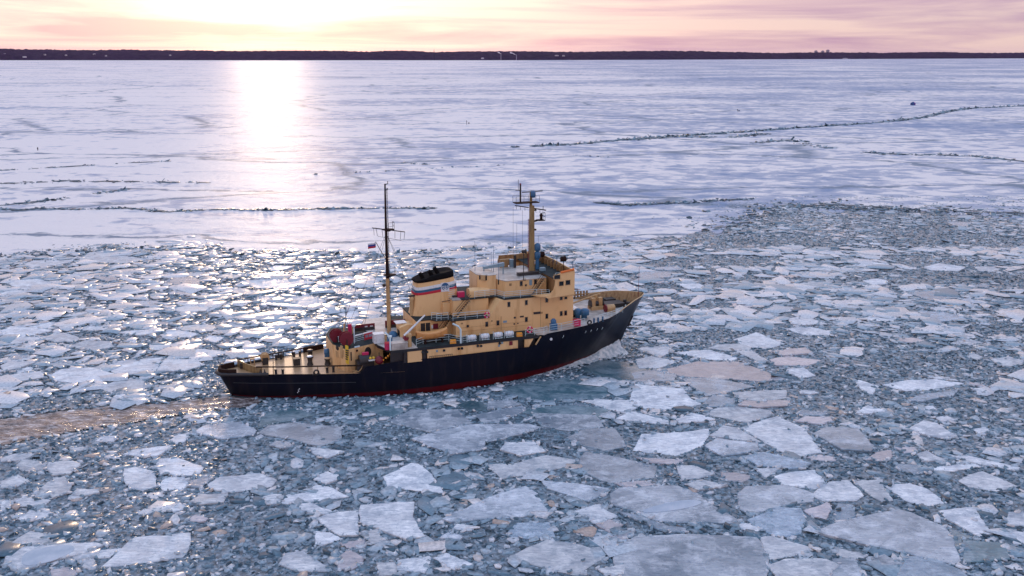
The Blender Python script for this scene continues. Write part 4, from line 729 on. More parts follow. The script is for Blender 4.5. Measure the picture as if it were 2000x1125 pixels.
# main-deck side walls under the upper deck
for s in (1, -1):
    sw = MB(); y0, y1 = sorted((s * 8.84, s * 8.6)); sw.box(24.9, 26.95, y0 + 0, y1, 4.7, 6.28); sw.box(27.75, 41.3, y0, y1, 4.7, 6.28)
    sw.box(42.35, 42.75, y0, y1, 4.7, 6.28)
    sw.sideplate([(42.75, 5.05), (43.0, 5.05), (43.75, 6.28), (42.75, 6.28)], y0, y1)
    side_wall = part('side_wall', sw, M['beige'])
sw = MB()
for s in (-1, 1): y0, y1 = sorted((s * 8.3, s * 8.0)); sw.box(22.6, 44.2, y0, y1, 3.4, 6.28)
part('recess_shade_panel', sw, M['dark'])  # dark panels stand in for the shaded interior behind the openings
for x in (24.6, 27.35): sw = MB(); sw.box(x - .22, x + .22, -8.75, -8.5, 4.7, 6.28); part('frame_post', sw, M['dark'])
mb = MB(); a = q(*d7(1650, 782), y=-8.9); b = q(*d7(1748, 628), y=-8.9); mb.tube([a, b], .12, 6); part('brace', mb, M['tan'])
for p in (d7(240, 850), d7(300, 845), d7(590, 800), d7(650, 800), d1(800, 1100), d1(880, 1098), d1(1190, 1070), d1(1460, 1035), d7(990, 752)):
    h = q(*p, y=-8.86); mb = MB(); disc_on(mb, h, .19, -.05); part('porthole', mb, M['glass'], side_wall)
h = q(*d7(1200, 755), y=-8.9); mb = MB(); mb.box(h[0] - .25, h[0] + .25, -8.92, -8.8, h[2] - .3, h[2] + .3); part('hose_cabinet', mb, M['red'], side_wall)
for p in (d7(985, 800), d7(1040, 745), d1(1065, 1085)): h = q(*p, y=-8.9); mb = MB(); mb.box(h[0] - .14, h[0] + .14, -8.89, -8.8, h[2] - .16, h[2] + .16); part('side_box', mb, M['steelblue'], side_wall)
mb = MB(); mb.tube([(28.0, -8.93, 5.28), (31.4, -8.93, 5.28)], .03, 4); [mb.tube([(x, -8.93, 5.05), (x, -8.93, 5.28)], .025, 4) for x in np.arange(28, 31.5, .28)]; part('foot_rail', mb, M['dark'], side_wall)
# ---- aft working deck: rails, bollards, winches
def flat_rail(pts, w=.14, t=.12):
    mb = MB()
    for a, b in zip(pts[:-1], pts[1:]):
        A, B = Vector(a), Vector(b); d = (B - A); n = Vector((-d.y, d.x, 0)).normalized() * w
        mb.add([A - n, B - n, B + n, A + n, A - n + Vector((0, 0, t)), B - n + Vector((0, 0, t)), B + n + Vector((0, 0, t)), A + n + Vector((0, 0, t))], [(3, 2, 1, 0), (4, 5, 6, 7), (0, 1, 5, 4), (1, 2, 6, 5), (2, 3, 7, 6), (3, 0, 4, 7)])
    return mb
RS = [(5.0, -2.45), (9.0, -3.95), (14.35, -5.5), (18.9, -7.0)]
rl = part('aft_rail', flat_rail([(x, y, 4.36) for x, y in RS]), M['darkrail'])
for x, y in ((7.2, -3.28), (13.0, -5.1), (15.6, -5.92), (16.6, -6.25), (17.4, -6.5)): mb = MB(); mb.tube([(x, y, 3.39), (x, y, 4.4)], .06, 6); part('post', mb, M['tan'], rl)
mb = MB(); mb.tube([(15.6, -5.92, 3.75), (18.4, -6.85, 3.7)], .04, 5); mb.tube([(18.9, -7.0, 4.4), (18.75, -7.0, 4.0), (18.4, -6.95, 3.6), (17.6, -6.8, 3.5)], .06, 5); part('lower_bar', mb, M['tan'], rl)
RP = [(2.9, 1.9, 4.3), (6, 3.0, 4.2), (9.0, 4.1, 4.1), (12, 5.0, 4.05), (15.6, 6.2, 4.0)]
rl2 = part('aft_rail', flat_rail(RP), M['darkrail'])
for t in (.12, .3, .42, .55, .66, .76, .86): i = int(t * 4); p = Vector(RP[i]).lerp(Vector(RP[i + 1]), t * 4 - i); mb = MB(); mb.tube([(p.x, p.y, 3.39), p], .075, 6); part('post', mb, M['darkrail'], rl2)
mb = MB(); mb.wall([(12.6, 5.2), (15.8, 6.3)], 3.39, 4.0, .1); part('rail_plate', mb, M['darkrail'], rl2)
mb = MB(); mb.wall([(2.9, 1.9), (3.83, -.31), (5.0, -2.45)], 3.39, 4.42, .12); mb.wall([(5.0, -2.45), (5.75, -2.75)], 3.39, 4.36, .12); part('transom_plate', mb, M['mast'])
mb = MB(); mb.box(3.1, 3.5, .4, 1.3, 3.5, 4.2); part('transom_opening', mb, M['dark'])
def bollards(ps, r=.17, h=.75, mat='dark'):
    for x, y in ps: mb = MB(); mb.lathe([(r * 1.25, 0), (r, .06), (r, h - .12), (r * 1.25, h - .1), (r * 1.2, h), (.03, h + .02)], (x, y, 3.385), 10); part('bollard', mb, M[mat])
bollards([(7.5, -3.62), (8.4, -3.95), (14.3, -5.25), (15.15, -5.3), (11.02, 3.6), (11.9, 3.7), (8.4, 3.1), (9.1, 3.2)])
for x, y in ((5.5, -2.95), (6.05, -3.15), (8.85, 4.1), (9.35, 4.05)): mb = MB(); mb.lathe([(.22, 0), (.2, .3), (.1, .5), (.05, .8)], (x, y, 3.385), 8); mb.box(x - .3, x + .3, y - .12, y + .12, 3.385, 3.6); part('fairlead', mb, M['dark'])
mb = MB(); ring = [(12.73 + .32 * math.cos(a), -5.55, 3.7 + .32 * math.sin(a)) for a in np.linspace(0, 2 * math.pi, 15)]; mb.tube(ring, .14, 6, caps=False); mb.box(12.2, 13.3, -5.7, -5.4, 3.385, 3.5); part('ring_chock', mb, M['dark'])
for x, y, h, tp in ((12.62, -.96, 1.25, 'white'), (13.2, 2.4, 1.2, None), (15.0, -1.6, .9, 'tan')):
    mb = MB(); mb.lathe([(.45, 0), (.42, .15), (.3, .5), (.36, h - .2), (.46, h - .1), (.44, h), (.05, h + .02)], (x, y, 3.385), 14); cp = part('capstan', mb, M['dark'])
    if tp: mb = MB(); mb.lathe([(.44, h + .02), (.42, h + .08), (.05, h + .1)], (x, y, 3.385), 12); part('capstan_cap', mb, M[tp], cp)
mb = MB(); mb.box(10.4, 11.3, -.6, .2, 3.385, 4.3); mb.box(10.35, 11.35, -.65, .25, 4.3, 4.38); part('winch_motor', mb, M['dark'])
mb = MB(); mb.lathe([(.62, -.5), (.62, -.42), (.45, -.4), (.45, .4), (.62, .42), (.62, .5)], (6.7, 1.9, 4.35), 16, 'y'); wd = part('winch_drum', mb, M['tan'])
mb = MB(); mb.box(6.3, 7.1, 1.3, 1.42, 3.385, 4.4); mb.box(6.3, 7.1, 2.4, 2.52, 3.385, 4.4); part('winch_base', mb, M['dark'], wd)
mb = MB(); mb.box(4.6, 5.3, 1.7, 2.3, 3.385, 3.5); [mb.box(x, x + .1, 1.75, 2.25, 3.5, 4.3) for x in (4.65, 5.15)]; mb.box(4.65, 5.25, 1.75, 2.25, 4.2, 4.35); part('rope_stand', mb, M['tan'])
mb = MB(); mb.box(15.0, 15.6, .1, .9, 3.385, 4.6); mb.lathe([(.4, 0), (.4, .7), (.2, .8)], (15.3, .5, 4.3), 10); part('deck_winch', mb, M['blue'])
mb = MB(); mb.lathe([(.4, 0), (.33, .22), (.12, .36), (.03, .38)], (16.0, -.5, 3.385), 10); part('vent_cover', mb, M['steelblue'])
# ---- aft winch house
WH = [(15.6, -2.6), (16.95, -6.0), (21.5, -4.2), (22.5, -4.2), (22.5, 4.2), (21.5, 4.2), (16.95, 6.0), (15.6, 2.6)]
mb = MB(); mb.prism(WH, 3.39, 6.6); wh = part('winch_house', mb, M['beige'])
mb = MB(); mb.prism([(x * .999 + .03, y * .985) for x, y in WH], 6.603, 6.62); part('house_roof', mb, M['darkdeck'], wh)
def wallpt(u, v, a, b):     # point on the vertical plane through plan points a, b seen at a pixel
    p = (u, v); r = ray(*p); o = np.array([0, 0, CH]) - ORG; A = np.array([a[0], a[1]]); dv = np.array([b[0] - a[0], b[1] - a[1]]); n = np.array([dv[1], -dv[0]])
    oe, ol = o @ EX, o @ LY; re, rl_ = r @ EX, r @ LY; t = (n @ (A - np.array([oe, ol]))) / (n @ np.array([re, rl_])); return oe + t * re, ol + t * rl_, o[2] + t * r[2]
def plate_on(p, a, b, w, h, mat, name, parent, t=.05, round_=False):
    x, y, z = wallpt(*p, a, b); dv = Vector((b[0] - a[0], b[1] - a[1], 0)).normalized(); n = Vector((dv.y, -dv.x, 0)); c = Vector((x, y, z)); mb = MB()
    if round_:
        pts = [(w * math.cos(k * math.pi / 8), h * math.sin(k * math.pi / 8)) for k in range(16)]
    else: pts = [(-w, -h), (w, -h), (w, h), (-w, h)]
    f0 = [c + dv * i + Vector((0, 0, j)) + n * t for i, j in pts]; f1 = [c + dv * i + Vector((0, 0, j)) - n * .1 for i, j in pts]; mb.loft([f0, f1], True, True, False); return part(name, mb, M[mat], parent)
SA, SB = WH[1], WH[2]; AA, AB = WH[0], WH[1]
plate_on(c7(535, 795), SA, SB, .17, .17, 'glass', 'porthole', wh, round_=True); plate_on(c7(735, 820), SA, SB, .55, .75, 'dark', 'archway', wh, round_=True)
plate_on(c7(540, 725), SA, SB, .42, .08, 'rail', 'lamp_bracket', wh); plate_on(c7(428, 900), SA, SB, .09, .62, 'dark', 'pipe', wh)
plate_on(c7(180, 745), AA, AB, .36, .36, 'dark', 'porthole', wh, round_=True)
for k in range(5): plate_on(c7(355, 790 + 40 * k), AA, AB, .26, .1, 'dark' if True else 'yellow', 'hazard_bar', wh, .09)
plate_on(c7(352, 870), AA, AB, .30, 1.3, 'yellow', 'hazard_plate', wh, .05)
for p, w, h in (((175, 860), .3, .45), ((255, 820), .25, .9), ((290, 850), .12, .5)): plate_on(c7(*p), AA, AB, w, h, 'tan', 'door', wh)
def dk(p, z): return q(*p, z=z)
mb = MB(); a = dk(c7(150, 640), 6.6); b = dk(c7(250, 675), 6.6); mb.rail([a, b], .95, 3, .6, .035); part('house_rail', mb, M['rail'], wh)
a = dk(c7(500, 655), 6.6); b = dk(c7(830, 570), 6.6); mb = MB(); mb.rail([a, b], 1.0, 4, 2.2, .035); part('house_rail', mb, M['rail'], wh)
mb = MB(); mb.tube([(a[0], a[1], a[2] + 1.05), (b[0], b[1], b[2] + 1.05)], .12, 5); part('rolled_awning', mb, M['white'], wh)
for (u, v, hgt) in ((490, 660, 2.3), (1145, 790, 1.6)): p = dk(c7(u, v), 6.62); mb = MB(); mb.tube([p, (p[0], p[1], p[2] + hgt)], .10, 8); mb.lathe([(.12, hgt), (.34, hgt + .45), (.30, hgt + .5)], p, 10); part('water_cannon', mb, M['rail'])
for (u, v), lab, rr in (((165, 640), 'large dark red hose reel on the aft house, the one nearer the stern', .95), ((345, 700), 'large red hose reel on the aft house, standing over its hazard-striped corner', .98)):
    p = dk(c7(u, v), 6.62); o = onship('hose_reel', lab, 'hose reel', p)
    for nm, pr in (('flange', [(rr, -.42), (rr, -.36), (.3, -.34)]), ('flange', [(.3, .34), (rr, .36), (rr, .42)]), ('drum', [(rr * .75, -.34), (rr * .75, .34)])): mb = MB(); mb.lathe(pr, (0, 0, rr + .04), 24, 'y', False); mb.build(nm, M['red'], o)
    mb = MB(); [mb.box(-.5, .5, s * .5 - .05, s * .5 + .05, 0, .12) for s in (-1, 1)]; [mb.box(-.06, .06, s * .5 - .05, s * .5 + .05, .1, rr) for s in (-1, 1)]; mb.build('stand', M['dark'], o)
# derrick with whip on the aft house
p = dk(c7(345, 480), 6.62); mb = MB(); X, Y_, Z_ = p
for k in range(3): a = 2.1 * k; mb.tube([(X + .45 * math.cos(a), Y_ + .45 * math.sin(a), 6.62), (X, Y_, 9.2)], .06, 5)
mb.tube([(X, Y_, 8.6), (X, Y_, 10.4)], .07, 6); mb.tube([(X - .75, Y_, 9.9), (X + .2, Y_, 9.9)], .05, 5); mb.tube([(X - .7, Y_, 9.9), (X - .9, Y_, 11.2)], .04, 5); mb.tube([(X + .15, Y_, 9.9), (X + .25, Y_, 11.0)], .04, 5)
mb.ball((X - .1, Y_, 10.5), .22, 8); mb.ball((X, Y_ - .1, 9.9), .2, 8); dm = part('light_mast', mb, M['steelblue'])
mb = MB(); mb.tube([(X - .1, Y_, 9.0), (X + 1.7, Y_, 13.4)], .045, 5, .02); part('whip_aerial', mb, M['red'], dm)
for (u, v), c_ in (((315, 440), 'tan'), ((435, 440), 'tan')):
    p = dk(c7(u, v + 40), 6.62); mb = MB(); mb.lathe([(.3, 0), (.28, .5), (.16, .9), (.22, 1.3), (.1, 1.5)], p, 10); part('ventilator', mb, M[c_])
p = dk(c7(410, 500), 6.62); mb = MB(); mb.box(p[0] - .25, p[0] + .25, p[1] - .2, p[1] + .2, 6.62, 8.2); part('control_cabinet', mb, M['crimson'])
# banner on the house rail
t0 = Vector(dk(c7(664, 612), 6.6)); t1 = Vector(dk(c7(822, 572), 6.6)); dv = (t1 - t0); n = Vector((dv.y, -dv.x, 0)).normalized() * .09
bn = onship('banner', 'red banner with pale blue lettering patches hung on the aft house rail', 'banner', tuple(t0)); W = dv.length; ang = math.atan2(dv.y, dv.x); bn.rotation_euler = (0, 0, HD + ang)
mb = MB(); mb.box(0, W, -.14, -.10, .08, 1.05); mb.build('cloth', M['flagred'], bn)
for x0, x1 in ((.12, .46), (.52, .92)):
    mb = MB()
    for k, zc in enumerate((.72, .5)):
        for j in range(3): xx = (x0 + (x1 - x0) * j / 3) * W; mb.box(xx, xx + (x1 - x0) * W / 3 * .72, -.155, -.13, zc - .1, zc + .1)
    mb.build('lettering', M['steelblue'], bn)
# port side wind screens seen beyond
for (a, b, bb) in ((c7(440, 335), c7(860, 290), 1.5), (c7(1050, 250), c7(1500, 208), 1.8)):
    A = q(*a, y=2.8); B = q(*b, y=2.8); bb = A[2] - 6.7; mb = MB(); mb.sideplate([(A[0], 6.69), (B[0], 6.69), (B[0], B[2]), (A[0], A[2])], 2.75, 2.9); ws = part('wind_screen', mb, M['red'])
    for k in (.62, .85): mb = MB(); x = A[0] + (B[0] - A[0]) * k; mb.box(x - .2, x + .2, 2.7, 2.76, A[2] - .5, A[2] - .28); part('screen_opening', mb, M['white'], ws)
    mb = MB(); mb.box(A[0] + .1, B[0] - .1, 2.45, 2.74, 6.69, 7.1); part('screen_foot', mb, M['dark'], ws)
# ---- lower house and main block
YS = 5.8; ZB = 9.12; ZC = 11.62; ZD = 14.05
mb = MB(); mb.box(32.9, 51.35, -YS, YS, 6.684, ZB); lh = part('lower_house', mb, M['beige'])
mb = MB(); mb.box(27.6, 32.9, -3.9, 3.9, 6.684, ZB); ah = part('aft_house', mb, M['beige'])
mb = MB(); mb.prism([(27.5, -4.0), (29.6, -4.0), (30.2, -5.0), (32.2, -5.0), (32.2, -YS - .05), (38.0, -YS - .05), (38.0, YS + .05), (32.2, YS + .05), (32.2, 5), (30.2, 5), (29.6, 4.0), (27.5, 4.0)], ZB + .003, ZB + .13); part('boat_deck', mb, M['darkdeck'])
pr = [q(*c3(480, 720), y=-YS), q(*c3(600, 535), y=-YS)]
mb = MB(); mb.sideplate([(pr[0][0], ZB - .01), (pr[1][0], ZC), (51.35, ZC), (51.35, ZB - .01)], -YS - .003, YS + .003); blk = part('main_block', mb, M['beige'])
mb = MB(); mb.box(33.2, 38.6, -3.7, 3.7, ZB + .13, ZC - .02); part('engine_casing', mb, M['beige'])
def win(p, w, h, parent, y=-YS, mat='glass', nm='window', frame=True):
    x, y, z = q(*p, y=y); mb = MB(); mb.box(x - w, x + w, y - .035, y + .05, z - h, z + h); wn = part(nm, mb, M[mat], parent); mb = MB(); [mb.box(*b_) for b_ in ((x - w - .06, x - w, y - .05, y + .04, z - h - .06, z + h + .06), (x + w, x + w + .06, y - .05, y + .04, z - h - .06, z + h + .06), (x - w, x + w, y - .05, y + .04, z + h, z + h + .06), (x - w, x + w, y - .05, y + .04, z - h - .06, z - h))]; part('window_frame', mb, M['tan'], parent); return x, z
for p, w, h in ((d7(755, 405), .2, .36), (d7(960, 380), .2, .36), (d7(1480, 318), .2, .36), (d7(1855, 258), .2, .36), (d4(50, 435), .2, .36), (d4(122, 427), .2, .36)): win(p, w, h, lh)
for p in (d7(1160, 43), d7(1480, 8), d4(50, 175), d4(125, 162), c3(1062, 540)): win(p, .2, .36, blk)
x, y, z = q(*d7(405, 437), y=-YS); mb = MB(); disc_on(mb, (x, y, z), .19, -.03); part('porthole', mb, M['glass'], lh)
mb = MB(); a = q(*d7(1020, 260), y=-YS - .05); b = q(*d7(1020, 510), y=-YS - .05); mb.tube([a, b], .05, 5); part('pipe', mb, M['tan'], lh)
for p, w, h, mt in ((d7(1675, 197), .55, .16, 'dark'), (d7(1090, 358), .3, .16, 'steelblue'), (d7(1270, 285), .16, .14, 'dark'), (d7(1400, 265), .3, .12, 'dark'), (d7(1260, 400), .12, .1, 'dark'), (d7(1325, 390), .1, .08, 'dark'), (d7(300, 392), .16, .1, 'bulwark'), (d7(1765, 195), .12, .14, 'bulwark'), (d7(850, 345), .12, .1, 'bulwark')):
    x, y, z = q(*p, y=-YS); mb = MB(); mb.box(x - w, x + w, -YS - .12 if w > .4 else -YS - .03, -YS + .02, z - h, z + h); part('wall_fitting', mb, M[mt], lh)
for z in (7.45, 8.02): mb = MB(); mb.box(33.2, 44.5, -YS - .02, -YS + .02, z, z + .025); part('weld_seam', mb, M['bulwark'], lh)
mb = MB(); mb.box(46.05, 46.09, -YS - .025, -YS + .02, 6.8, ZC - .1); part('weld_seam', mb, M['bulwark'], lh)
# aft house doors, cabinet, stair
for p in (d1(808, 690), d1(900, 692)): x, y, z = q(*p, y=-3.9); mb = MB(); mb.box(x - .32, x + .32, -3.93, -3.8, 6.75, 8.75); part('door', mb, M['dark'], ah)
x, y, z = q(*d1(1035, 625), y=-3.9); mb = MB(); mb.box(x - .35, x + .35, -4.1, -3.85, z - .38, z + .38); part('fire_box', mb, M['red'], ah); mb = MB(); mb.box(x - .62, x - .38, -4.0, -3.85, z - .3, z + .2); part('life_jacket_box', mb, M['white'], ah)
def stair(a, b, w=.75, mat='dark', n=9):
    """inclined ladder from deck point a up to b, width along y"""
    A, B = Vector(a), Vector(b); mb = MB()
    for s in (-1, 1): o = Vector((0, s * w / 2, 0)); mb.loft([[P + o + Vector((0, -.03, -.14)), P + o + Vector((0, .03, -.14)), P + o + Vector((0, .03, .14)), P + o + Vector((0, -.03, .14))] for P in (A, B)], True, True, False)
    st = part('stairway', mb, M['tan']); mb = MB()
    for k in range(n): P = A.lerp(B, (k + .5) / n); mb.box(P.x - .13, P.x + .13, P.y - w / 2, P.y + w / 2, P.z - .02, P.z + .03)
    part('tread', mb, M['dark'], st); mb = MB()
    for s in (-1, 1): o = Vector((0, s * w / 2, .9)); mb.tube([A + o * 1, B + o], .035, 5)
    part('handrail', mb, M['dark'], st)
stair((30.6, -4.45, 6.7), (32.6, -4.45, ZB + .1)); stair((33.4, -4.3, ZB + .13), (35.6, -4.3, ZC)); stair((45.1, -5.0, ZC + .1), (46.9, -5.0, ZD), .7)
# decks C
DC = [dk(c3(345, 535), ZC), dk(d2(1040, 970), ZC), dk(d2(1210, 1000), ZC)]; DC = [(p[0], p[1]) for p in DC]
poly = [(34.4, -3.9), (DC[0][0] - .3, DC[0][1]), DC[1], (40.3, -YS - .1), (51.4, -YS - .1)]; poly = poly + [(x, -y) for x, y in poly[::-1]]
mb = MB(); mb.prism(poly, ZC + .004, ZC + .12); part('bridge_deck', mb, M['darkdeck'])
mb = MB(); mb.box(33.2, 36.6, -3.75, 3.75, ZC - .016, ZC + .11) if False else mb.prism([(33.1, -3.75), (34.38, -3.75), (34.38, 3.75), (33.1, 3.75)], ZC - .016, ZC + .11); part('casing_top', mb, M['whitedeck'])
# rails
def railp(pts, h=1.0, bars=3, step=1.7, name='guard_rail'): mb = MB(); mb.rail(pts, h, bars, step * 1.15, .028); return part(name, mb, M['rail'])
railp([(30.3, -5.0, ZB + .13), (32.0, -5.0, ZB + .13)], 1.05); railp([(32.5, -YS + .05, ZB + .13), (38.0, -YS + .05, ZB + .13)], 1.05, 3, 1.9)
railp([(29.8, -4.0, ZB + .13), (31.0, -4.9, ZB + .13)], 1.0)
railp([(DC[0][0], DC[0][1] + .05, ZC + .12), (DC[1][0], DC[1][1] + .05, ZC + .12), (40.3, -YS, ZC + .12), (45.4, -YS, ZC + .12), (46.0, -6.3, ZC + .12), (47.0, -6.9, ZC + .12)], 1.05, 4, 1.8)
railp([(36, 5.0, ZC + .12), (45.4, YS, ZC + .12)], 1.05, 3, 1.8); railp([(32.5, YS - .05, ZB + .13), (38, YS - .05, ZB + .13)], 1.05)
zA = 6.68
railp([(26.4, -8.0, zA), (27.6, -7.2, zA), (31.4, -7.2, zA), (32.6, -8.7, zA)], 1.0, 3, 1.5); railp([(33.0, -8.72, zA), (33.7, -8.72, zA)], 1.0)
railp([(42.5, -8.72, zA), (45.4, -8.72, 6.75), (45.9, -8.72, 6.9)], 1.0, 3, 1.5); railp([(46.3, -8.72, 6.95), (48.2, -8.65, 7.0), (50.2, -8.4, 7.1), (52.3, -7.95, 7.2)], 1.05, 3, 1.9)
railp([(54.9, -7.3, 7.35), (56.6, -6.75, 7.45), (58.4, -6.15, 7.55), (59.9, -5.4, 7.75)], .95, 3, 1.0); railp([(27, 8.7, zA), (44.5, 8.7, zA)], 1.0, 3, 2)
# bridge
rp = [(40.1, -2.3), (41.0, -4.5), (47.5, -4.5), (47.5, 4.5), (41.0, 4.5), (40.1, 2.3)]
mb = MB(); mb.prism(rp, ZC + .12, ZD); br = part('bridge_house', mb, M['beige'])
mb = MB(); mb.prism([(x - .05, y * 1.02) for x, y in rp], ZD + .003, ZD + .09); part('monkey_island', mb, M['whitedeck'])
mb = MB(); mb.prism([(37.5, -1.9), (38.9, -3.0), (40.12, -2.85), (40.12, 2.85), (38.9, 3.0), (37.5, 1.9)], ZC + .12, 14.75); rh = part('chart_house', mb, M['beige'])
mb = MB(); mb.prism([(37.45, -1.95), (38.9, -3.06), (40.3, -2.9), (40.3, 2.9), (38.9, 3.06), (37.45, 1.95)], 14.753, 14.83); part('chart_house_roof', mb, M['whitedeck'], rh)
plate_on(d2(720, 555), (37.5, -1.9), (38.9, -3.0), .10, .3, 'glass', 'window', rh); plate_on(d2(855, 560), (37.5, -1.9), (38.9, -3.0), .10, .4, 'glass', 'window', rh); plate_on(d2(800, 560), (37.5, -1.9), (38.9, -3.0), .3, .38, 'tan', 'lamp_box', rh, .3)
plate_on(d2(1112, 650), (40.1, -2.3), (41.0, -4.5), .10, .38, 'glass', 'window', br)
for p, w, h in ((d3(355, 690), .2, .36), (d3(615, 660), .2, .36), (d3(440, 722), .12, .14), (d3(415, 622), .2, .1)): win(p, w, h, br, -4.5)
x, y, z = q(*d3(528, 672), y=-4.5); mb = MB(); mb.box(x - .22, x + .22, -4.58, -4.45, z - .4, z + .4); part('porthole_cover', mb, M['steelblue'], br)
plate_on(d2(1360, 705), (41.0, -4.5), (47.5, -4.5), .18, .18, 'bulwark', 'vent_grille', br)
# half-round locker abaft the bridge
mb = MB(); prof = [(-.8, 0), (-.8, .8)] + [(.8 * math.cos(math.pi - k * math.pi / 8), .8 + .45 * math.sin(k * math.pi / 8)) for k in range(1, 8)] + [(.8, .8), (.8, 0)]
mb.loft([[(x, -2.4 + a, ZC + .12 + b) for a, b in prof] for x in (35.9, 39.0)], True, True, False); part('deck_locker', mb, M['beige'])
mb = MB(); mb.box(34.3, 35.3, -2.6, -1.9, ZC + .12, ZC + .9); part('fire_station', mb, M['crimson'])
# bridge wings and wheelhouse front
W8 = 8.0
prof = [(45.75, 12.15), (46.6, 12.45), (47.15, 13.0), (47.4, 13.7), (47.45, 14.35), (47.1, 15.0), (48.2, 15.42), (50.35, 15.72), (50.5, 12.15), (46.3, 11.8)]
mb = MB()
for s in (-1, 1): y0, y1 = sorted((s * W8, s * (W8 - .14))); mb.sideplate(prof, y0, y1)
mb.wall([(50.45, -W8), (50.6, -4), (50.75, 0), (50.6, 4), (50.45, W8)], 12.0, 15.68, .14)
wing = part('bridge_wing', mb, M['beige'])
mb = MB()
for s in (-1, 1): mb.loft([[(44.4, s * 5.8, 12.0), (50.5, s * 5.8, 12.0), (50.5, s * 5.8, 11.2), (45.5, s * 5.8, 11.55)], [(45.0, s * 7.2, 12.1), (50.5, s * 7.2, 12.1), (50.5, s * 7.2, 11.75), (45.4, s * 7.2, 11.8)], [(45.75, s * 7.9, 12.16), (50.5, s * 7.9, 12.16), (50.5, s * 7.9, 12.0), (46.2, s * 7.9, 11.9)]], True, True, True)
part('wing_floor', mb, M['beige'], wing)
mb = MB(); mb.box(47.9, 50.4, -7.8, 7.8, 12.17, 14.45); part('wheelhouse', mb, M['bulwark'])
mb = MB(); mb.prism([(47.5, -7.84), (50.35, -7.84), (50.6, 0), (50.35, 7.84), (47.5, 7.84)], 14.453, 14.52); part('wheelhouse_roof', mb, M['darkdeck'])
for p, w, h in ((d3(1090, 692), .34, .32), (d3(1210, 672), .34, .34), (d3(1012, 572), .46, .3)): win(p, w, h, wing, -W8)
mb = MB(); mb.tube([(48.3, -W8, 15.55), (50.35, -W8, 15.84), (50.45, -W8 + .4, 15.84)], .17, 7); part('sunlit_canvas_roll', mb, M['orange'], wing)  # its orange carries the sunlight on the bulwark top
mb = MB(); mb.wall([(50.28, -7.85), (50.45, -4), (50.6, 0), (50.45, 4), (50.28, 7.85)], 14.5, 15.7, .1)
for yy in np.arange(-7.2, 7.6, 1.2): mb.box(50.0, 50.4, yy - .04, yy + .04, 14.52, 15.5)
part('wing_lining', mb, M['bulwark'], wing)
mb = MB(); mb.wall([(44.4, 7.9), (47.2, 7.9), (50.3, 7.9)], 14.0, 15.3, .12); mb.wall([(44.4, 7.9), (43.6, 6.0)], 14.0, 15.0, .12); part('port_bulwark', mb, M['bulwark'])
railp([(47.6, -7.6, 14.52), (49.0, -7.6, 14.52)], .9, 2, 1.0); railp([(41.2, -4.8, ZD + .09), (46.8, -4.8, ZD + .09)], .95, 2, 1.6, 'thin_rail') if False else None
# things on the monkey island
def dI(u, v, z=14.14): return dk(d3(u, v), z)
p = dI(240, 400); mb = MB(); mb.tube([p, (p[0], p[1], p[2] + 2.0)], .22, 8); part('exhaust_stack', mb, M['dark'])
p = dI(605, 390); mb = MB(); mb.box(p[0] - .5, p[0] + .5, p[1] - .3, p[1] + .3, 14.14, 15.2); part('signal_cabinet', mb, M['tan'])
mb = MB(); mb.box(p[0] - .45, p[0] + .45, p[1] - .34, p[1] - .303, 14.75, 15.1); part('white_panel', mb, M['white'])  # thin white plate on the cabinet side
A = dI(285, 550); B = dI(660, 520); mb = MB(); mb.box(A[0], B[0] + .1, A[1] - .35, A[1] + .35, 14.14, 14.6); part('skylight', mb, M['dark'])
mb = MB(); a = q(*d2(790, 330), y=0); b = q(*d2(1220, 240), y=0); mb.add([(a[0], -.3, a[2] - .35), (b[0], -.3, b[2] - .55), (b[0], -.3, b[2]), (a[0], -.3, a[2]), (a[0], .3, a[2] - .35), (b[0], .3, b[2] - .55), (b[0], .3, b[2]), (a[0], .3, a[2])], [(0, 1, 2, 3), (7, 6, 5, 4), (0, 4, 5, 1), (3, 2, 6, 7), (0, 3, 7, 4), (1, 5, 6, 2)])
for x in (a[0] + .1, b[0] - .1): mb.tube([(x, 0, 14.1 if x > 40 else 14.8), (x, 0, a[2] - .2)], .09, 6)
part('covered_gangway', mb, M['steelblue'])
p = dI(180, 380); mb = MB(); mb.box(p[0] - .3, p[0] + .3, p[1] - .3, p[1] + .3, 14.14, 15.3); part('switch_cabinet', mb, M['steelblue'])
for (u, v, s_, mt) in ((735, 155, .55, 'darkrail'), (1130, 240, .5, 'darkrail'), (400, 105, .3, 'dark')):
    x, y, z = q(*d3(u, v), x=49.9 if u > 500 else 43.0); mb = MB(); mb.lathe([(.12, -s_), (s_ * .75, -s_ * .8), (s_ * .8, .2), (.4, .35)], (x, y, z), 10, 'x'); mb.tube([(x, y, z - s_ * .6), (x, y, 14.5)], .06, 5); part('searchlight', mb, M[mt])
for (u, v, z1) in ((940, 180, 1.5), (1010, 180, 1.5), (1300, 300, 1.3)): x, y, z = q(*d3(u, v), x=50.5); mb = MB(); mb.tube([(x, y, z), (x, y, z - z1)], .05, 5); mb.tube([(x - .3, y, z), (x + .1, y, z)], .04, 4); part('lamp_post', mb, M['blue'])
for (u, v, hgt) in ((620, 460, 8.5), (960, 430, 5.5), (1005, 440, 7.0), (1115, 560, 5.0)): x, y, z = q(*d2(u, v), z=14.5); mb = MB(); mb.tube([(x, y, 14.1), (x, y, 14.1 + hgt * .62)], .045, 5, .02); part('whip_aerial', mb, M['blue'])
p = dI(745, 500); mb = MB(); mb.box(p[0] - .4, p[0] + .4, p[1] - .3, p[1] + .3, 14.14, 15.0); part('instrument_cabinet', mb, M['steelblue'])
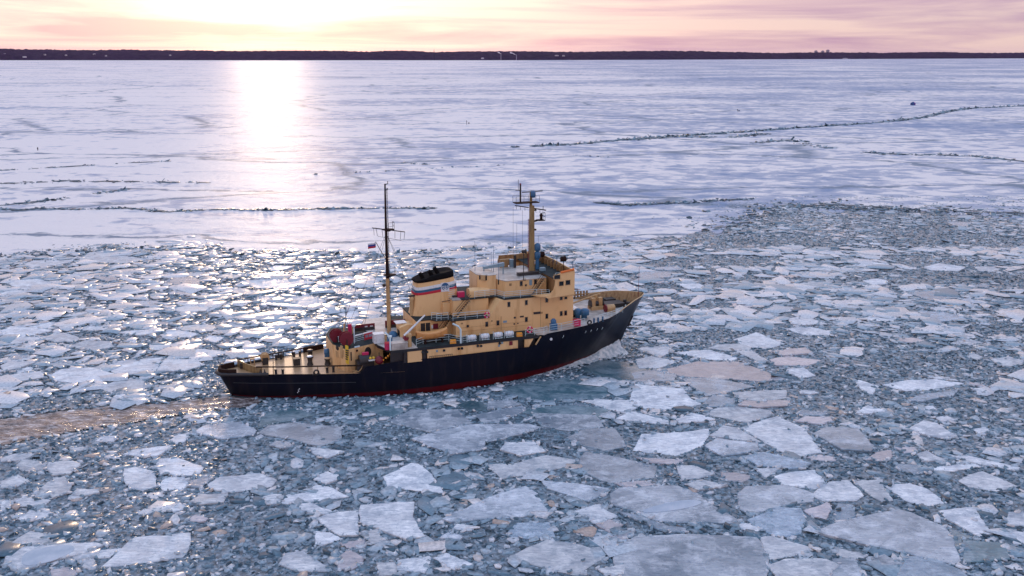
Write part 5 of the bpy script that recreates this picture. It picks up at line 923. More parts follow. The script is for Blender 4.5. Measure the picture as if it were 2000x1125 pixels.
for j, (u, v) in enumerate(((40, 300), (110, 260))): p = dI(u, v + 90); mb = MB(); mb.box(p[0] - .7, p[0] + .6, p[1] - .3, p[1] + .3, 14.14, 15.4 - .3 * j); part('deck_box', mb, M['bulwark'])
# ---- funnel
FN = [(27.6, 34.7, 9.1, 2.05, 0.0), (27.95, 34.75, 10.6, 2.0, .04), (28.1, 34.65, 12.0, 1.95, .10), (28.3, 34.4, 13.4, 1.85, .115), (28.45, 34.1, 14.05, 1.8, .115), (28.55, 33.9, 15.0, 1.75, .115)]
def fsec(z0, grow=0.0, n=40, tilt=None, aft=0.0):
    xs0 = np.interp(z0, [f[2] for f in FN], [f[0] for f in FN]) - grow; xs1 = np.interp(z0, [f[2] for f in FN], [f[1] for f in FN]) + grow; w = np.interp(z0, [f[2] for f in FN], [f[3] for f in FN]) + grow; sl = np.interp(z0, [f[2] for f in FN], [f[4] for f in FN]); xs0 -= aft
    if tilt is not None: sl = tilt
    cx, hx = (xs0 + xs1) / 2, (xs1 - xs0) / 2; r = []
    for k in range(n):
        a = 2 * math.pi * k / n; e = 0.42; ca, sa = math.cos(a), math.sin(a)
        x = cx + hx * math.copysign(abs(ca) ** (e if ca > 0 else .62), ca); y = w * math.copysign(abs(sa) ** e, sa); r.append((x, y, z0 + sl * (x - 28.3)))
    return r
mb = MB(); mb.loft([fsec(z) for z in (9.26, 10.6, 12.0, 13.0, 14.08)]); fn = part('funnel', mb, M['beige'])
for a, b, mt in ((12.30, 12.66, 'flagred'), (12.66, 13.02, 'stripeblue'), (13.02, 13.44, 'white')): mb = MB(); mb.loft([fsec(a, .025), fsec(b, .025)]); part('stripe', mb, M[mt], fn)
capz = lambda rg, dz: [(x, y, 14.42 + dz + .36 * max(-.6, x - 28.3) - .024 * (x - 28.3) ** 2) for x, y, z in rg]; mb = MB(); mb.loft([fsec(14.06, .03), fsec(14.16, .09, 40, .13, .15), capz(fsec(14.42, .08, 40, 0, .2), -.12), capz(fsec(14.44, -.1, 40, 0, .1), -.09)]); part('funnel_cap', mb, M['soot'], fn)
for p, l in ((c8(270, 400), .95), (c8(490, 340), .75), (c8(620, 260), 1.0)): x, y, z = q(*p, y=0); mb = MB(); mb.tube([(x + .5, -.6, z - .6), (x - .05, -.6, z + .45), (x - .3, -.6, z + .8)], .3, 10); part('exhaust_pipe', mb, M['soot'], fn)
# emblem: dark blue roundel with a white device, on a white square
ex, ey, ez = q(*c8(868, 635), y=-1.98); mb = MB(); yw = -1.93; mb.box(ex - .62, ex + .62, yw - .06, yw + .1, ez - .66, ez + .66); em = part('emblem_plate', mb, M['white'], fn)
mb = MB(); mb.lathe([(.56, -.075), (.56, .0)], (ex, yw, ez + .1), 22, 'y', False); part('roundel', mb, M['logoblue'], em)
mb = MB(); yy0, yy1 = yw - .09, yw - .07
mb.box(ex - .56, ex + .56, yy0, yy1, ez + .0, ez + .04); [mb.box(ex + o - .1, ex + o + .1, yy0, yy1, ez + .1, ez + .2) for o in (-.34, 0, .34)]
mb.box(ex - .05, ex + .05, yy0, yy1, ez - .4, ez + .0); mb.sideplate([(ex - .42, ez - .12), (ex - .32, ez - .08), (ex, ez - .36), (ex + .32, ez - .08), (ex + .42, ez - .12), (ex, ez - .5)], yy0 - .002, yy1); part('device', mb, M['white'], em)
mb = MB(); mb.lathe([(.34, 0), (.34, 2.3), (.36, 2.35), (.36, 2.8), (.2, 2.9)], (27.75, -.9, 9.2), 10); vt = part('engine_vent', mb, M['tan'])
mb = MB(); mb.box(27.3, 28.3, -1.1, -.7, 12.1, 12.32); part('vent_cap', mb, M['dark'], vt)
mb = MB(); x, y, z = q(*d1(1390, 105), y=-2.1); mb.box(x - .35, x + .3, -2.3, -1.9, z - .3, z + .3); mb.tube([(x - 2.0, -2.12, z - .45), (x + .4, -2.12, z - .25)], .05, 5); part('funnel_fitting', mb, M['dark'], fn)
mb = MB(); [mb.tube([(33.0 + .25 * 0, -2.0, 10.2 + .3 * k), (34.0, -1.9, 10.25 + .3 * k)], .025, 4) for k in range(12)]; part('rungs', mb, M['rail'], fn)
mb = MB(); mb.box(32.0, 33.4, -2.6, -2.0, 9.25, 11.0); part('casing_door_box', mb, M['beige'], fn)
# ---- masts
ax = 24.45
mb = MB(); mb.tube([(ax, 0, 6.68), (ax, 0, 14.9)], .30, 12, .27); am = part('aft_mast', mb, M['tan'])
mb = MB(); mb.tube([(ax, 0, 14.9), (ax, 0, 22.5), (ax + .05, 0, 28.6)], .25, 12, .11); mb.tube([(ax, 0, 28.5), (ax + .45, 0, 28.6), (ax + .45, 0, 28.95)], .07, 5); mb.tube([(ax, 0, 27.7), (ax + .4, 0, 27.75), (ax + .42, 0, 28.0)], .06, 5); part('topmast', mb, M['darkrail'], am)
for z, w in ((22.0, .95), (15.35, 1.0)):
    mb = MB(); mb.lathe([(.2, -.25), (w * .55, -.05), (w * .95, 0), (w * .95, .06), (.2, .08)], (ax + .35, 0, z), 12); mb.rail([(ax + .2, -w * .8, z + .05), (ax + .35 + w * .8, -w * .5, z + .05), (ax + .35 + w * .8, w * .5, z + .05)], 1.05, 2, .8, .03); part('platform', mb, M['darkrail'], am)
mb = MB(); a = q(732, 444, x=ax); b = q(787, 459, x=ax); mb.tube([(ax, a[1] * .8, 22.45), (ax, b[1] * .8, 21.2)], .06, 5) if False else mb.tube([(22.7, 1.2, 22.2), (26.9, -1.2, 21.75)], .07, 5)
mb.tube([(22.9, 1.1, 22.15), (22.95, 1.1, 21.1)], .025, 4); mb.tube([(23.4, .8, 21.0), (26.4, -1, 20.5)], .025, 4); [mb.tube([(22.7 + 4.2 * t, 1.2 - 2.4 * t, 22.2 - .45 * t), (22.9 + 3.9 * t, 1.1 - 2.1 * t, 21.1 - .5 * t)], .03, 4) for t in (.12, .3, .7, .88, 1)]; part('yard', mb, M['darkrail'], am)
mb = MB(); mb.tube([(ax - .1, 0, 17.6), (ax - 1.5, .3, 20.3)], .05, 5); part('gaff', mb, M['darkrail'], am)
mb = MB(); [mb.tube([(ax + .32, -.2, z), (ax + .32, .2, z)], .03, 4) for z in np.arange(8, 28, .42)]; [mb.tube([(ax + .32, s * .2, 7.5), (ax + .3, s * .2, 28)], .025, 4) for s in (-1, 1)]; part('ladder', mb, M['darkrail'], am)
mb = MB(); mb.lathe([(.1, -.2), (.26, 0), (.2, .3)], (ax - .55, 0, 13.8), 8); mb.tube([(ax - .5, 0, 13.9), (ax, 0, 14.0)], .06, 5); part('horn', mb, M['dark'], am)
mb = MB()
for e in ((19.0, 3.5, 7), (19.5, -3.5, 7), (28.3, -2, 12.4), (28.3, 2, 12.4)): mb.tube([(ax, 0, 21.5), e], .022, 4)
for t in (.3, .45, .6): pass
part('stays', mb, M['dark'], am)
fl = onship('ensign', 'small white, blue and red flag flying left of the black topmast', 'flag', (ax - 1.5, .3, 19.75), rz=R(186))
mb3 = [('band', .26, 'flagwhite'), ('band', 0, 'flagblue'), ('band', -.26, 'flagred')]
for nm, z0, mt in mb3:
    mb = MB(); xs = np.linspace(0, 1.15, 12); mb.loft([[(x, .10 * math.sin(x * 5.2) - .02, z0 + .26 - .12 * x * 1.0), (x, .10 * math.sin(x * 5.2) + .02, z0 + .26 - .12 * x), (x, .10 * math.sin(x * 5.2) + .02, z0 - .12 * x), (x, .10 * math.sin(x * 5.2) - .02, z0 - .12 * x)] for x in xs], True, True, True); mb.build(nm, M[mt], fl)
fx = 46.9
mb = MB(); mb.box(fx - .38, fx + .38, -.34, .34, 14.14, 24.3); fm = part('foremast', mb, M['mast'])
me_ = fm.data
for v in me_.vertices:
    if v.co.z > 20: v.co.x = fx + (v.co.x - fx) * .8; v.co.y *= .8
def mt_(us): return [q(*c5(*u), y=0) for u in us]
mb = MB(); mb.tube(mt_([(320, 345), (322, 200)]), .22, 8); part('mast_head', mb, M['mast'], fm)
x, y, z = q(*c5(340, 220), y=0); mb = MB(); mb.lathe([(.38, -.5), (.44, -.3), (.44, .35), (.3, .5)], (x, 0, z), 12); rd = part('radar_housing', mb, M['blue'], fm)
mb = MB(); a, b = mt_([(215, 198), (455, 187)]); mb.tube([(a[0], -.3, a[2]), (b[0], .3, b[2] - .0)], .08, 6); part('radar_scanner', mb, M['dark'], rd)
mb = MB(); a, b = mt_([(140, 312), (395, 322)]); mb.box(a[0], b[0], -.75, .75, a[2] - .16, a[2] - .04); mb.rail([(a[0], -.7, a[2]), (b[0], -.7, a[2])], .9, 2, 1.2, .025); mb.rail([(a[0], .7, a[2]), (b[0], .7, a[2])], .9, 2, 1.2, .025); part('crosstree', mb, M['darkrail'], fm)
mb = MB(); mb.tube(mt_([(205, 320), (205, 110)]), .13, 6); mb.tube(mt_([(150, 175), (215, 180)]), .07, 5); mb.tube(mt_([(182, 175), (182, 60)]), .035, 4); part('signal_pole', mb, M['dark'], fm)
x, y, z = q(*c5(205, 112), y=0); mb = MB(); mb.ball((x, 0, z), .16, 8); mb.tube([(x, 0, z), (x, 0, z - .9)], .06, 5); part('mast_light', mb, M['red'], fm)
mb = MB(); mb.tube(mt_([(145, 345), (295, 368)]), .075, 5); mb.tube(mt_([(340, 375), (485, 397)]), .09, 5); [mb.tube(mt_([u, (u[0], u[1] + 40)]), .03, 4) for u in ((160, 348), (205, 355), (255, 362), (375, 380), (420, 388))]; mb.tube(mt_([(455, 392), (455, 350)]), .05, 5); part('signal_yard', mb, M['darkrail'], fm)
mb = MB(); a, b, c_ = mt_([(345, 522), (410, 503), (462, 500)]); mb.tube([a, b], .14, 6); mb.box(b[0] - .3, c_[0], -.6, .6, b[2] - .1, b[2]); mb.rail([(b[0], -.55, b[2]), (c_[0], -.55, b[2]), (c_[0], .55, b[2])], 1.1, 2, .6, .025); x = b[0] + .35; mb.lathe([(.25, 0), (.22, .5), (.3, .7), (.1, 1.0)], (x, 0, b[2]), 8); part('radar_bracket', mb, M['darkrail'], fm)
for z in (23.6, 20.6, 17.9): mb = MB(); mb.lathe([(.15, -.12), (.2, 0), (.12, .15)], (fx + .55, -.1, z), 8); mb.tube([(fx + .25, 0, z), (fx + .55, -.1, z)], .05, 4); part('mast_lamp', mb, M['dark'], fm)
mb = MB(); mb.tube([(fx - .52, -.15, 14.2), (fx - .52, -.15, 22.3)], .03, 4); mb.tube([(fx - .52, .15, 14.2), (fx - .52, .15, 22.3)], .03, 4); [mb.tube([(fx - .52, -.15, z), (fx - .52, .15, z)], .025, 4) for z in np.arange(14.5, 22.3, .4)]; part('ladder', mb, M['red'], fm)
for z, r_ in ((16.75, .48), (17.95, .52)): mb = MB(); mb.lathe([(.3, -.65), (r_, -.45), (r_, .25), (r_ * .7, .5), (.1, .62)], (fx + .85, -.2, z), 14); part('satellite_dome', mb, M['blue'], fm)
mb = MB(); mb.tube([(fx + .85, -.2, 14.2), (fx + .85, -.2, 16.3)], .3, 8); part('dome_pedestal', mb, M['blue'], fm)
mb = MB()
for u, v0, v1 in ((125, 360, 880), (165, 540, 870), (228, 400, 820), (402, 680, 900)): a, b = mt_([(u, v0), (u, v1)]); mb.tube([a, (b[0], b[1], max(b[2], 14.2))], .018, 4)
part('halyards', mb, M['dark'], fm)
# ---- deck gear on the upper deck
mb = MB(); mb.prism([(25.4, -2.9), (27.8, -2.9), (27.8, -.7), (25.4, -.7)], 6.684, 7.7); mb.sideplate([(25.35, 7.7), (27.8, 7.7), (27.8, 8.35), (26.4, 8.5), (25.35, 8.1)], -2.95, -.65); hut = part('companionway', mb, M['beige'])
mb = MB(); mb.box(25.0, 26.6, -2.2, -.6, 8.52, 8.6); part('hood', mb, M['white'], hut); mb = MB(); mb.box(25.34, 25.39, -2.6, -1.4, 6.7, 7.6); part('doorway', mb, M['dark'], hut)
p = q(*d1(560, 1000), z=6.68); px_, py_ = p[0], p[1]; mb = MB(); mb.tube([(px_, py_, 6.6), (px_, py_, 8.25)], .34, 10, .28); mb.box(px_ - .55, px_ + .3, py_ - .3, py_ + .3, 8.1, 8.5); cr = part('boat_crane', mb, M['tan'])
tip = q(*d1(845, 425), y=py_); st0 = q(*d1(465, 805), y=py_); mb = MB(); mb.tube([st0, tip], .19, 8, .11); part('jib', mb, M['white'], cr); mb = MB(); mb.lathe([(.38, -.3), (.38, .3)], (st0[0] + .2, py_, st0[2] - .3), 10, 'y'); part('jib_winch', mb, M['red'], cr)
for (u, v), (u2, v2) in (((205, 975), (150, 780)),): 
    a = q(*c3(u, v), y=-8.75); mb = MB(); mb.tube([(a[0], -8.75, 6.68), (a[0], -8.75, 8.7), (a[0] - .35, -8.75, 9.2), (a[0] - 1.15, -8.75, 9.65)], .13, 8); part('davit', mb, M['rail'])
p = q(*c7(1150, 790), z=6.68); mb = MB(); mb.tube([(p[0], p[1], 6.68), (p[0], p[1], 8.6), (p[0] - .6, p[1] + .5, 9.2)], .12, 8); part('davit', mb, M['rail'])
def crate(p, dx, dy, dz, name, lab, cat, mat, lid=None, z=6.684, group=None):
    o = onship(name, lab, cat, (p[0], p[1], z), group); mb = MB(); mb.prism([(-dx, -dy), (dx, -dy), (dx, dy), (-dx, dy)], 0, dz * .92, [(-dx * .96, -dy * .96), (dx * .96, -dy * .96), (dx * .96, dy * .96), (-dx * .96, dy * .96)]); mb.build('body', M[mat], o)
    mb = MB(); mb.box(-dx * 1.02, dx * 1.02, -dy * 1.02, dy * 1.02, dz * .9, dz); mb.build('lid', M[lid or mat], o); return o
crate((23.9, -8.0), 1.15, .6, .9, 'deck_chest', 'white deck chest at the aft edge of the upper deck, beside a crimson bin', 'chest', 'whitedeck')
crate((22.4, -7.9), .42, .42, .95, 'bin', 'crimson bin beside the white deck chest on the upper deck edge', 'bin', 'crimson', 'flagred')
crate((21.9, -4.2), .75, .6, 1.35, 'wrapped_pallet', 'tall white wrapped load standing behind the aft house banner', 'pallet load', 'white')
o = onship('covered_boat', 'dark blue tarpaulin heap at the foot of the aft mast', 'tarpaulin', (24.6, -1.8, 6.684)); mb = MB(); mb.lathe([(.7, 0), (.66, .3), (.45, .62), (.15, .75), (.03, .76)], (0, 0, 0), 12); mb.build('cover', M['blue'], o)
for j, (x, y, c_, lab) in enumerate(((23.2, -5.6, 'blue', 'blue drum standing between the tarpaulin heap and the white deck chest'), (23.0, -4.6, 'tan', 'yellow-brown drum standing behind the blue drum on the upper deck'))):
    o = onship('drum', lab, 'drum', (x, y, 6.684)); mb = MB(); mb.lathe([(.38, 0), (.4, .05), (.38, .1), (.38, .5), (.4, .55), (.38, .6), (.38, 1.0), (.4, 1.05), (.3, 1.06)], (0, 0, 0), 14); mb.build('barrel', M[c_], o); mb = MB(); mb.lathe([(.34, 1.05), (.34, 1.1), (.05, 1.11)], (0, 0, 0), 12); mb.build('lid', M['dark'], o)
# lifeboat
LB = onship('lifeboat', 'orange open lifeboat slung beside the funnel above the dark walkway', 'lifeboat', (29.0, -6.75, 7.1))
mb = MB(); sec = []
for t in np.linspace(0, 1, 18):
    x = -2.25 + 4.5 * t; w = .82 * math.sin(math.pi * min(1, max(0, .04 + .92 * t))) ** .55; kz = .25 * (2 * t - 1) ** 4 + .10 * t; gz = .85 + .38 * (2 * t - 1) ** 2 + .15 * t
    sec.append([(x, w * math.cos(a), kz + (gz - kz) * (1 - math.sin(a) ** .8 if 0 < a < math.pi else 1)) for a in np.linspace(0, math.pi, 11)])
mb.loft(sec, False, False, True); mb.build('hull', M['lifeorange'], LB)
mb = MB(); mb.loft([[(s[0][0], s[0][1] * .98, s[0][2] - .04 + .16), (s[0][0], 0, s[0][2] + .22), (s[-1][0], s[-1][1] * .98, s[-1][2] - .04 + .16), (s[-1][0], s[-1][1] * .98, s[-1][2] - .08), (s[0][0], s[0][1] * .98, s[0][2] - .08)] for s in sec], True, True, True); mb.build('cover', M['lifeorange'], LB)
mb = MB(); [mb.tube([sec[i][0], ] + [sec[i][j] for j in range(1, 11)], .03, 4) for i in (4, 13)]; mb.build('lashing', M['tan'], LB)
for x in (27.9, 30.4): mb = MB(); mb.box(x - .12, x + .12, -7.5, -6.0, 6.684, 7.25); part('boat_chock', mb, M['darkrail'])
# life rafts in canisters
rx = [q(*c3(u, v), y=-8.55) for u, v in ((315, 922), (446, 908), (578, 890), (689, 875))]; RL = ['the aftmost one beside the white davit', 'second from the white davit', 'third from the white davit', 'the foremost one beside the amber box']; raft0 = None
for (x, y, z), rl_ in zip(rx, RL):
    lab = 'white life raft canister on the deck edge rail, ' + rl_; loc = tuple(s2w(x, -8.55, 6.68))
    if raft0 is None:
        raft0 = onship('life_raft', lab, 'life raft', (x, -8.55, 6.68), 'life rafts along the deck edge')
        mb = MB(); mb.lathe([(.12, -.62), (.30, -.59), (.37, -.48), (.37, -.1), (.4, -.08), (.4, .08), (.37, .1), (.37, .48), (.30, .59), (.12, .62)], (0, 0, .62), 16, 'x'); mb.build('canister', M['white'], raft0)
        mb = MB(); [mb.lathe([(.375, k), (.375, k + .06)], (0, 0, .62), 16, 'x') for k in (-.42, .38)]; mb.build('strap', M['steelblue'], raft0)
        mb = MB(); [mb.tube([(k, -.4, .55), (k, -.3, .18), (k, .3, .18), (k, .35, .55)], .035, 5) for k in (-.45, .45)]; mb.tube([(-.6, -.3, .18), (.6, -.3, .18)], .04, 5); mb.tube([(-.75, 0, 0), (-.75, 0, 1.15)], .04, 5); [mb.tube([(k, 0, 0), (k, 0, .2)], .04, 5) for k in (-.45, .45)]; mb.build('cradle', M['rail'], raft0)
    else: dup(raft0, loc, HD, lab)
for (u, v), lab in (((135, 722), 'amber float lying on the walkway between the lifeboat and the white davit'), ((1350, 572), 'amber float lying on the deck edge just ahead of the foremost life raft')):
    p = q(*d7(u, v), y=-8.3); o = onship('raft_float', lab, 'float', (p[0], -8.3, 6.684)); mb = MB(); mb.prism([(-.5, -.3), (.4, -.36), (.55, .2), (-.35, .36)], 0, .5, [(-.42, -.22), (.34, -.28), (.48, .14), (-.3, .3)]); mb.build('block', M['amber'], o); mb = MB(); mb.tube([(-.5, -.3, .3), (.42, -.36, .3), (.56, .2, .3), (-.36, .37, .3), (-.5, -.3, .3)], .035, 4); mb.build('grab_line', M['tan'], o)
def buoy(p, lab, r=.36):
    o = onship('life_ring', lab, 'life ring', p); mb = MB(); n = 18
    mb.tube([(r * math.cos(a), 0, r * math.sin(a)) for a in np.linspace(0, 2 * math.pi, n)], .12, 7, caps=False); mb.build('ring', M['crimson'], o)
    mb = MB(); [mb.tube([(r * math.cos(a - .15), 0, r * math.sin(a - .15)), (r * math.cos(a + .15), 0, r * math.sin(a + .15))], .128, 7) for a in (0, 1.57, 3.14, 4.71)]; mb.build('band', M['white'], o)
p = q(*c3(465, 692), y=-YS - .1); buoy((p[0], -YS - .08, p[2]), 'crimson life ring on the upper rail above the portholed wall'); p = q(*c3(893, 838), y=-8.85); buoy((p[0], -8.88, p[2]), 'crimson life ring on the deck rail just aft of the rail gap', .4)
p = q(*c3(1370, 770), y=-8.1); crate((p[0], -7.8), .5, .4, .95, 'drum_case', 'crimson case behind the rail under the blue ventilators', 'case', 'crimson', 'flagred', 7.2)
p = q(*c3(1145, 800), y=-8.3); mb = MB(); mb.box(p[0] - .5, p[0] + .5, -8.1, -7.4, 6.95, 7.9); mb.lathe([(.4, 0), (.45, .4), (.2, .7)], (p[0], -7.7, 7.9), 10); part('towing_bitt', mb, M['blue'])
# ---- foredeck
for (u, v, r_) in ((318, 500, .62), (425, 500, .75)):
    p = q(*d4(u, v + 10), z=7.2); mb = MB(); mb.lathe([(r_ * .6, 0), (r_ * .6, .5), (r_, .6), (r_, 1.25), (r_ * .8, 1.5), (.1, 1.6)], (p[0], p[1], 7.15), 14); part('mushroom_vent', mb, M['blue'])
mb = MB(); mb.box(51.5, 53.6, -3.2, .4, 7.15, 8.3); part('fore_hatch', mb, M['dark']); mb = MB(); mb.prism([(51.45, -3.3), (53.7, -3.3), (53.7, .5), (51.45, .5)], 8.3, 8.55, [(51.7, -3.0), (53.4, -3.0), (53.4, .2), (51.7, .2)]); part('hatch_cover', mb, M['white'])
mb = MB(); [mb.box(x - .3, x + .3, -.9, -.3, 7.33, 9.2) for x in (57.1, 58.3)]; mb.box(56.6, 58.8, -1.3, .3, 7.33, 7.9); wl = part('windlass', mb, M['tan'])
mb = MB(); mb.lathe([(.7, -1.1), (.7, -1.0), (.4, -.98), (.4, .98), (.7, 1.0), (.7, 1.1)], (57.7, -.5, 8.2), 14, 'x'); part('chain_drum', mb, M['dark'], wl)
mb = MB(); mb.tube([(53.8, 0, 8.5), (58.7, .2, 9.6)], .16, 8, .12); mb.tube([(57.9, .1, 7.4), (57.9, .1, 9.45)], .25, 8); part('cargo_boom', mb, M['tan'])
p = q(*d4(845, 400), z=7.35); mb = MB(); mb.lathe([(.5, -.7), (.55, -.66), (.55, .66), (.5, .7)], (p[0], p[1], 7.9), 14, 'x'); mb.box(p[0] - .7, p[0] + .7, p[1] - .5, p[1] + .5, 7.34, 7.6); part('rope_drum', mb, M['tan']); mb = MB(); mb.lathe([(.62, -.9), (.62, -.72)], (p[0], p[1], 7.9), 14, 'x'); part('drum_flange', mb, M['red'])
mb = MB(); mb.box(59.3, 62.5, -1.0, 1.2, 7.36, 8.0); mb.box(60.5, 62.2, 1.6, 3.0, 7.36, 8.1); [mb.lathe([(.3, 0), (.3, .7)], (x, y, 7.36), 8) for x, y in ((63.3, .6), (63.2, -.8), (60.0, 2.6))]; part('mooring_gear', mb, M['dark'])
for x, y in ((54.05, -7.45), (54.8, -7.3), (55.7, -7.0)): mb = MB(); mb.lathe([(.16, 0), (.14, .7), (.18, .74), (.05, .76)], (x, y, 7.2), 8); part('bollard', mb, M['blue'])
mb = MB(); ring = [(53.1 + .3 * math.cos(a), -7.9, 7.5 + .3 * math.sin(a)) for a in np.linspace(0, 2 * math.pi, 15)]; mb.tube(ring, .13, 6, caps=False); part('ring_chock', mb, M['dark'])
mb = MB(); [mb.box(56.1 + .55 * k, 56.4 + .55 * k, 6.9, 7.0, 7.4, 8.5) for k in range(7)]; mb.box(54.6, 60, 6.85, 6.95, 8.3, 8.6) if False else mb.box(55.8, 60.2, 5.9, 6.0, 8.1, 8.3); part('port_rack', mb, M['bulwark'])
mb = MB(); mb.tube([(65.4, 0, 7.3), (65.4, 0, 13.6)], .05, 5, .025); part('jackstaff', mb, M['red']); mb = MB(); mb.tube([(52.4, 3.5, 7.3), (52.4, 3.5, 9.6), (57, 3.9, 9.6)], .04, 5); part('awning_frame', mb, M['red'])
# gear in the recess below the aft house
o = onship('float_net', 'row of amber floats hanging on a line below the upper deck', 'float line', q(*c7(1065, 930), y=-7.6)); P0 = Vector(q(*c7(1065, 930), y=-7.6))
for u, v in ((972, 1002), (1017, 968), (1068, 928), (1108, 893), (1145, 862)): mb = MB(); P = Vector(q(*c7(u, v), y=-7.6)) - P0; mb.ball(tuple(P), .16, 8); mb.build('float', M['amber'], o)
for (u, v), lab, mt, r_ in (((945, 970), 'round crimson fender hanging beside the row of amber floats', 'red', .62),): p = q(*c7(u, v), y=-7.3); o = onship('fender_ball', lab, 'fender', p); mb = MB(); mb.ball((0, 0, 0), r_, 14); mb.build('ball', M[mt], o); mb = MB(); mb.tube([(0, 0, r_ * .9), (0, 0, r_ + .5)], .05, 5); mb.build('lanyard', M['dark'], o)
p = q(*c7(812, 930), y=-7.0); o = onship('lamp_pair', 'pair of yellow lamps on a white bracket below the aft house archway', 'lamp', p); mb = MB(); [mb.ball((k, 0, 0), .2, 8) for k in (-.22, .22)]; mb.build('lamp', M['yellow'], o); mb = MB(); mb.box(-.5, .5, -.15, .15, -.38, -.22); mb.build('bracket', M['white'], o)
p = q(*c7(690, 850), y=-6.2); mb = MB(); mb.box(p[0] - .45, p[0] + .45, -6.3, -5.9, p[2] - .2, p[2] + .15); part('hose_rack', mb, M['crimson'])
mb = MB(); mb.box(18.2, 20.6, -6.9, -5.2, 3.39, 4.9); mb.lathe([(.8, -.7), (.8, .7)], (19.3, -6.2, 4.9), 12, 'x'); part('towing_winch', mb, M['dark'])

# ================================================================ BOW SPLASH
def build_splash():
    us = np.linspace(.70, .995, 46); rows = []; K = 14
    for side in (-1, 1):
        rows = []
        for u in us:
            bx, by, _ = hull_pt(u, 0.02, side); k = (u - .70) / .295
            hgt = 0.05 + 2.6 * max(0, k) ** 2.6; ext = 1.0 + 2.4 * k
            for j in range(K):
                t = j / (K - 1); nse = float(fbm(np.array([bx * 1.3 + 7]), np.array([j * .55 + side * 9.0]), 4, 91)[0])
                rows.append((bx + t * ext * .35 * k, by + side * (t * ext - .15), max(-.12, -.18 * max(0, 1 - 2.2 * k) + hgt * (1 - t) ** 1.7 * (.55 + .9 * nse) + .10 * (nse - .35) + .16 * (1 - t))))
        V = np.array(rows); n = len(us); i = np.arange((n - 1) * (K - 1)); r = i // (K - 1); c = i % (K - 1); b = r * K + c
        me = np_mesh('bow_wave', np.stack([ORG[0] + V[:, 0] * EX[0] + V[:, 1] * LY[0], ORG[1] + V[:, 0] * EX[1] + V[:, 1] * LY[1], V[:, 2]], 1), np.stack([b, b + K, b + K + 1, b + 1], 1)[:, ::side])
        me.polygons.foreach_set('use_smooth', np.ones(len(me.polygons), bool)); tag(mesh_obj('bow_wave', me, M['foam']), kind='structure')
M['foam'] = pmat('bow_foam', (0.36, 0.46, 0.53), 0.4, noise=(1.6, 0.38, 0.62), col2=(0.76, 0.79, 0.83), bump=(5.0, 0.8, 0.12))
build_splash()
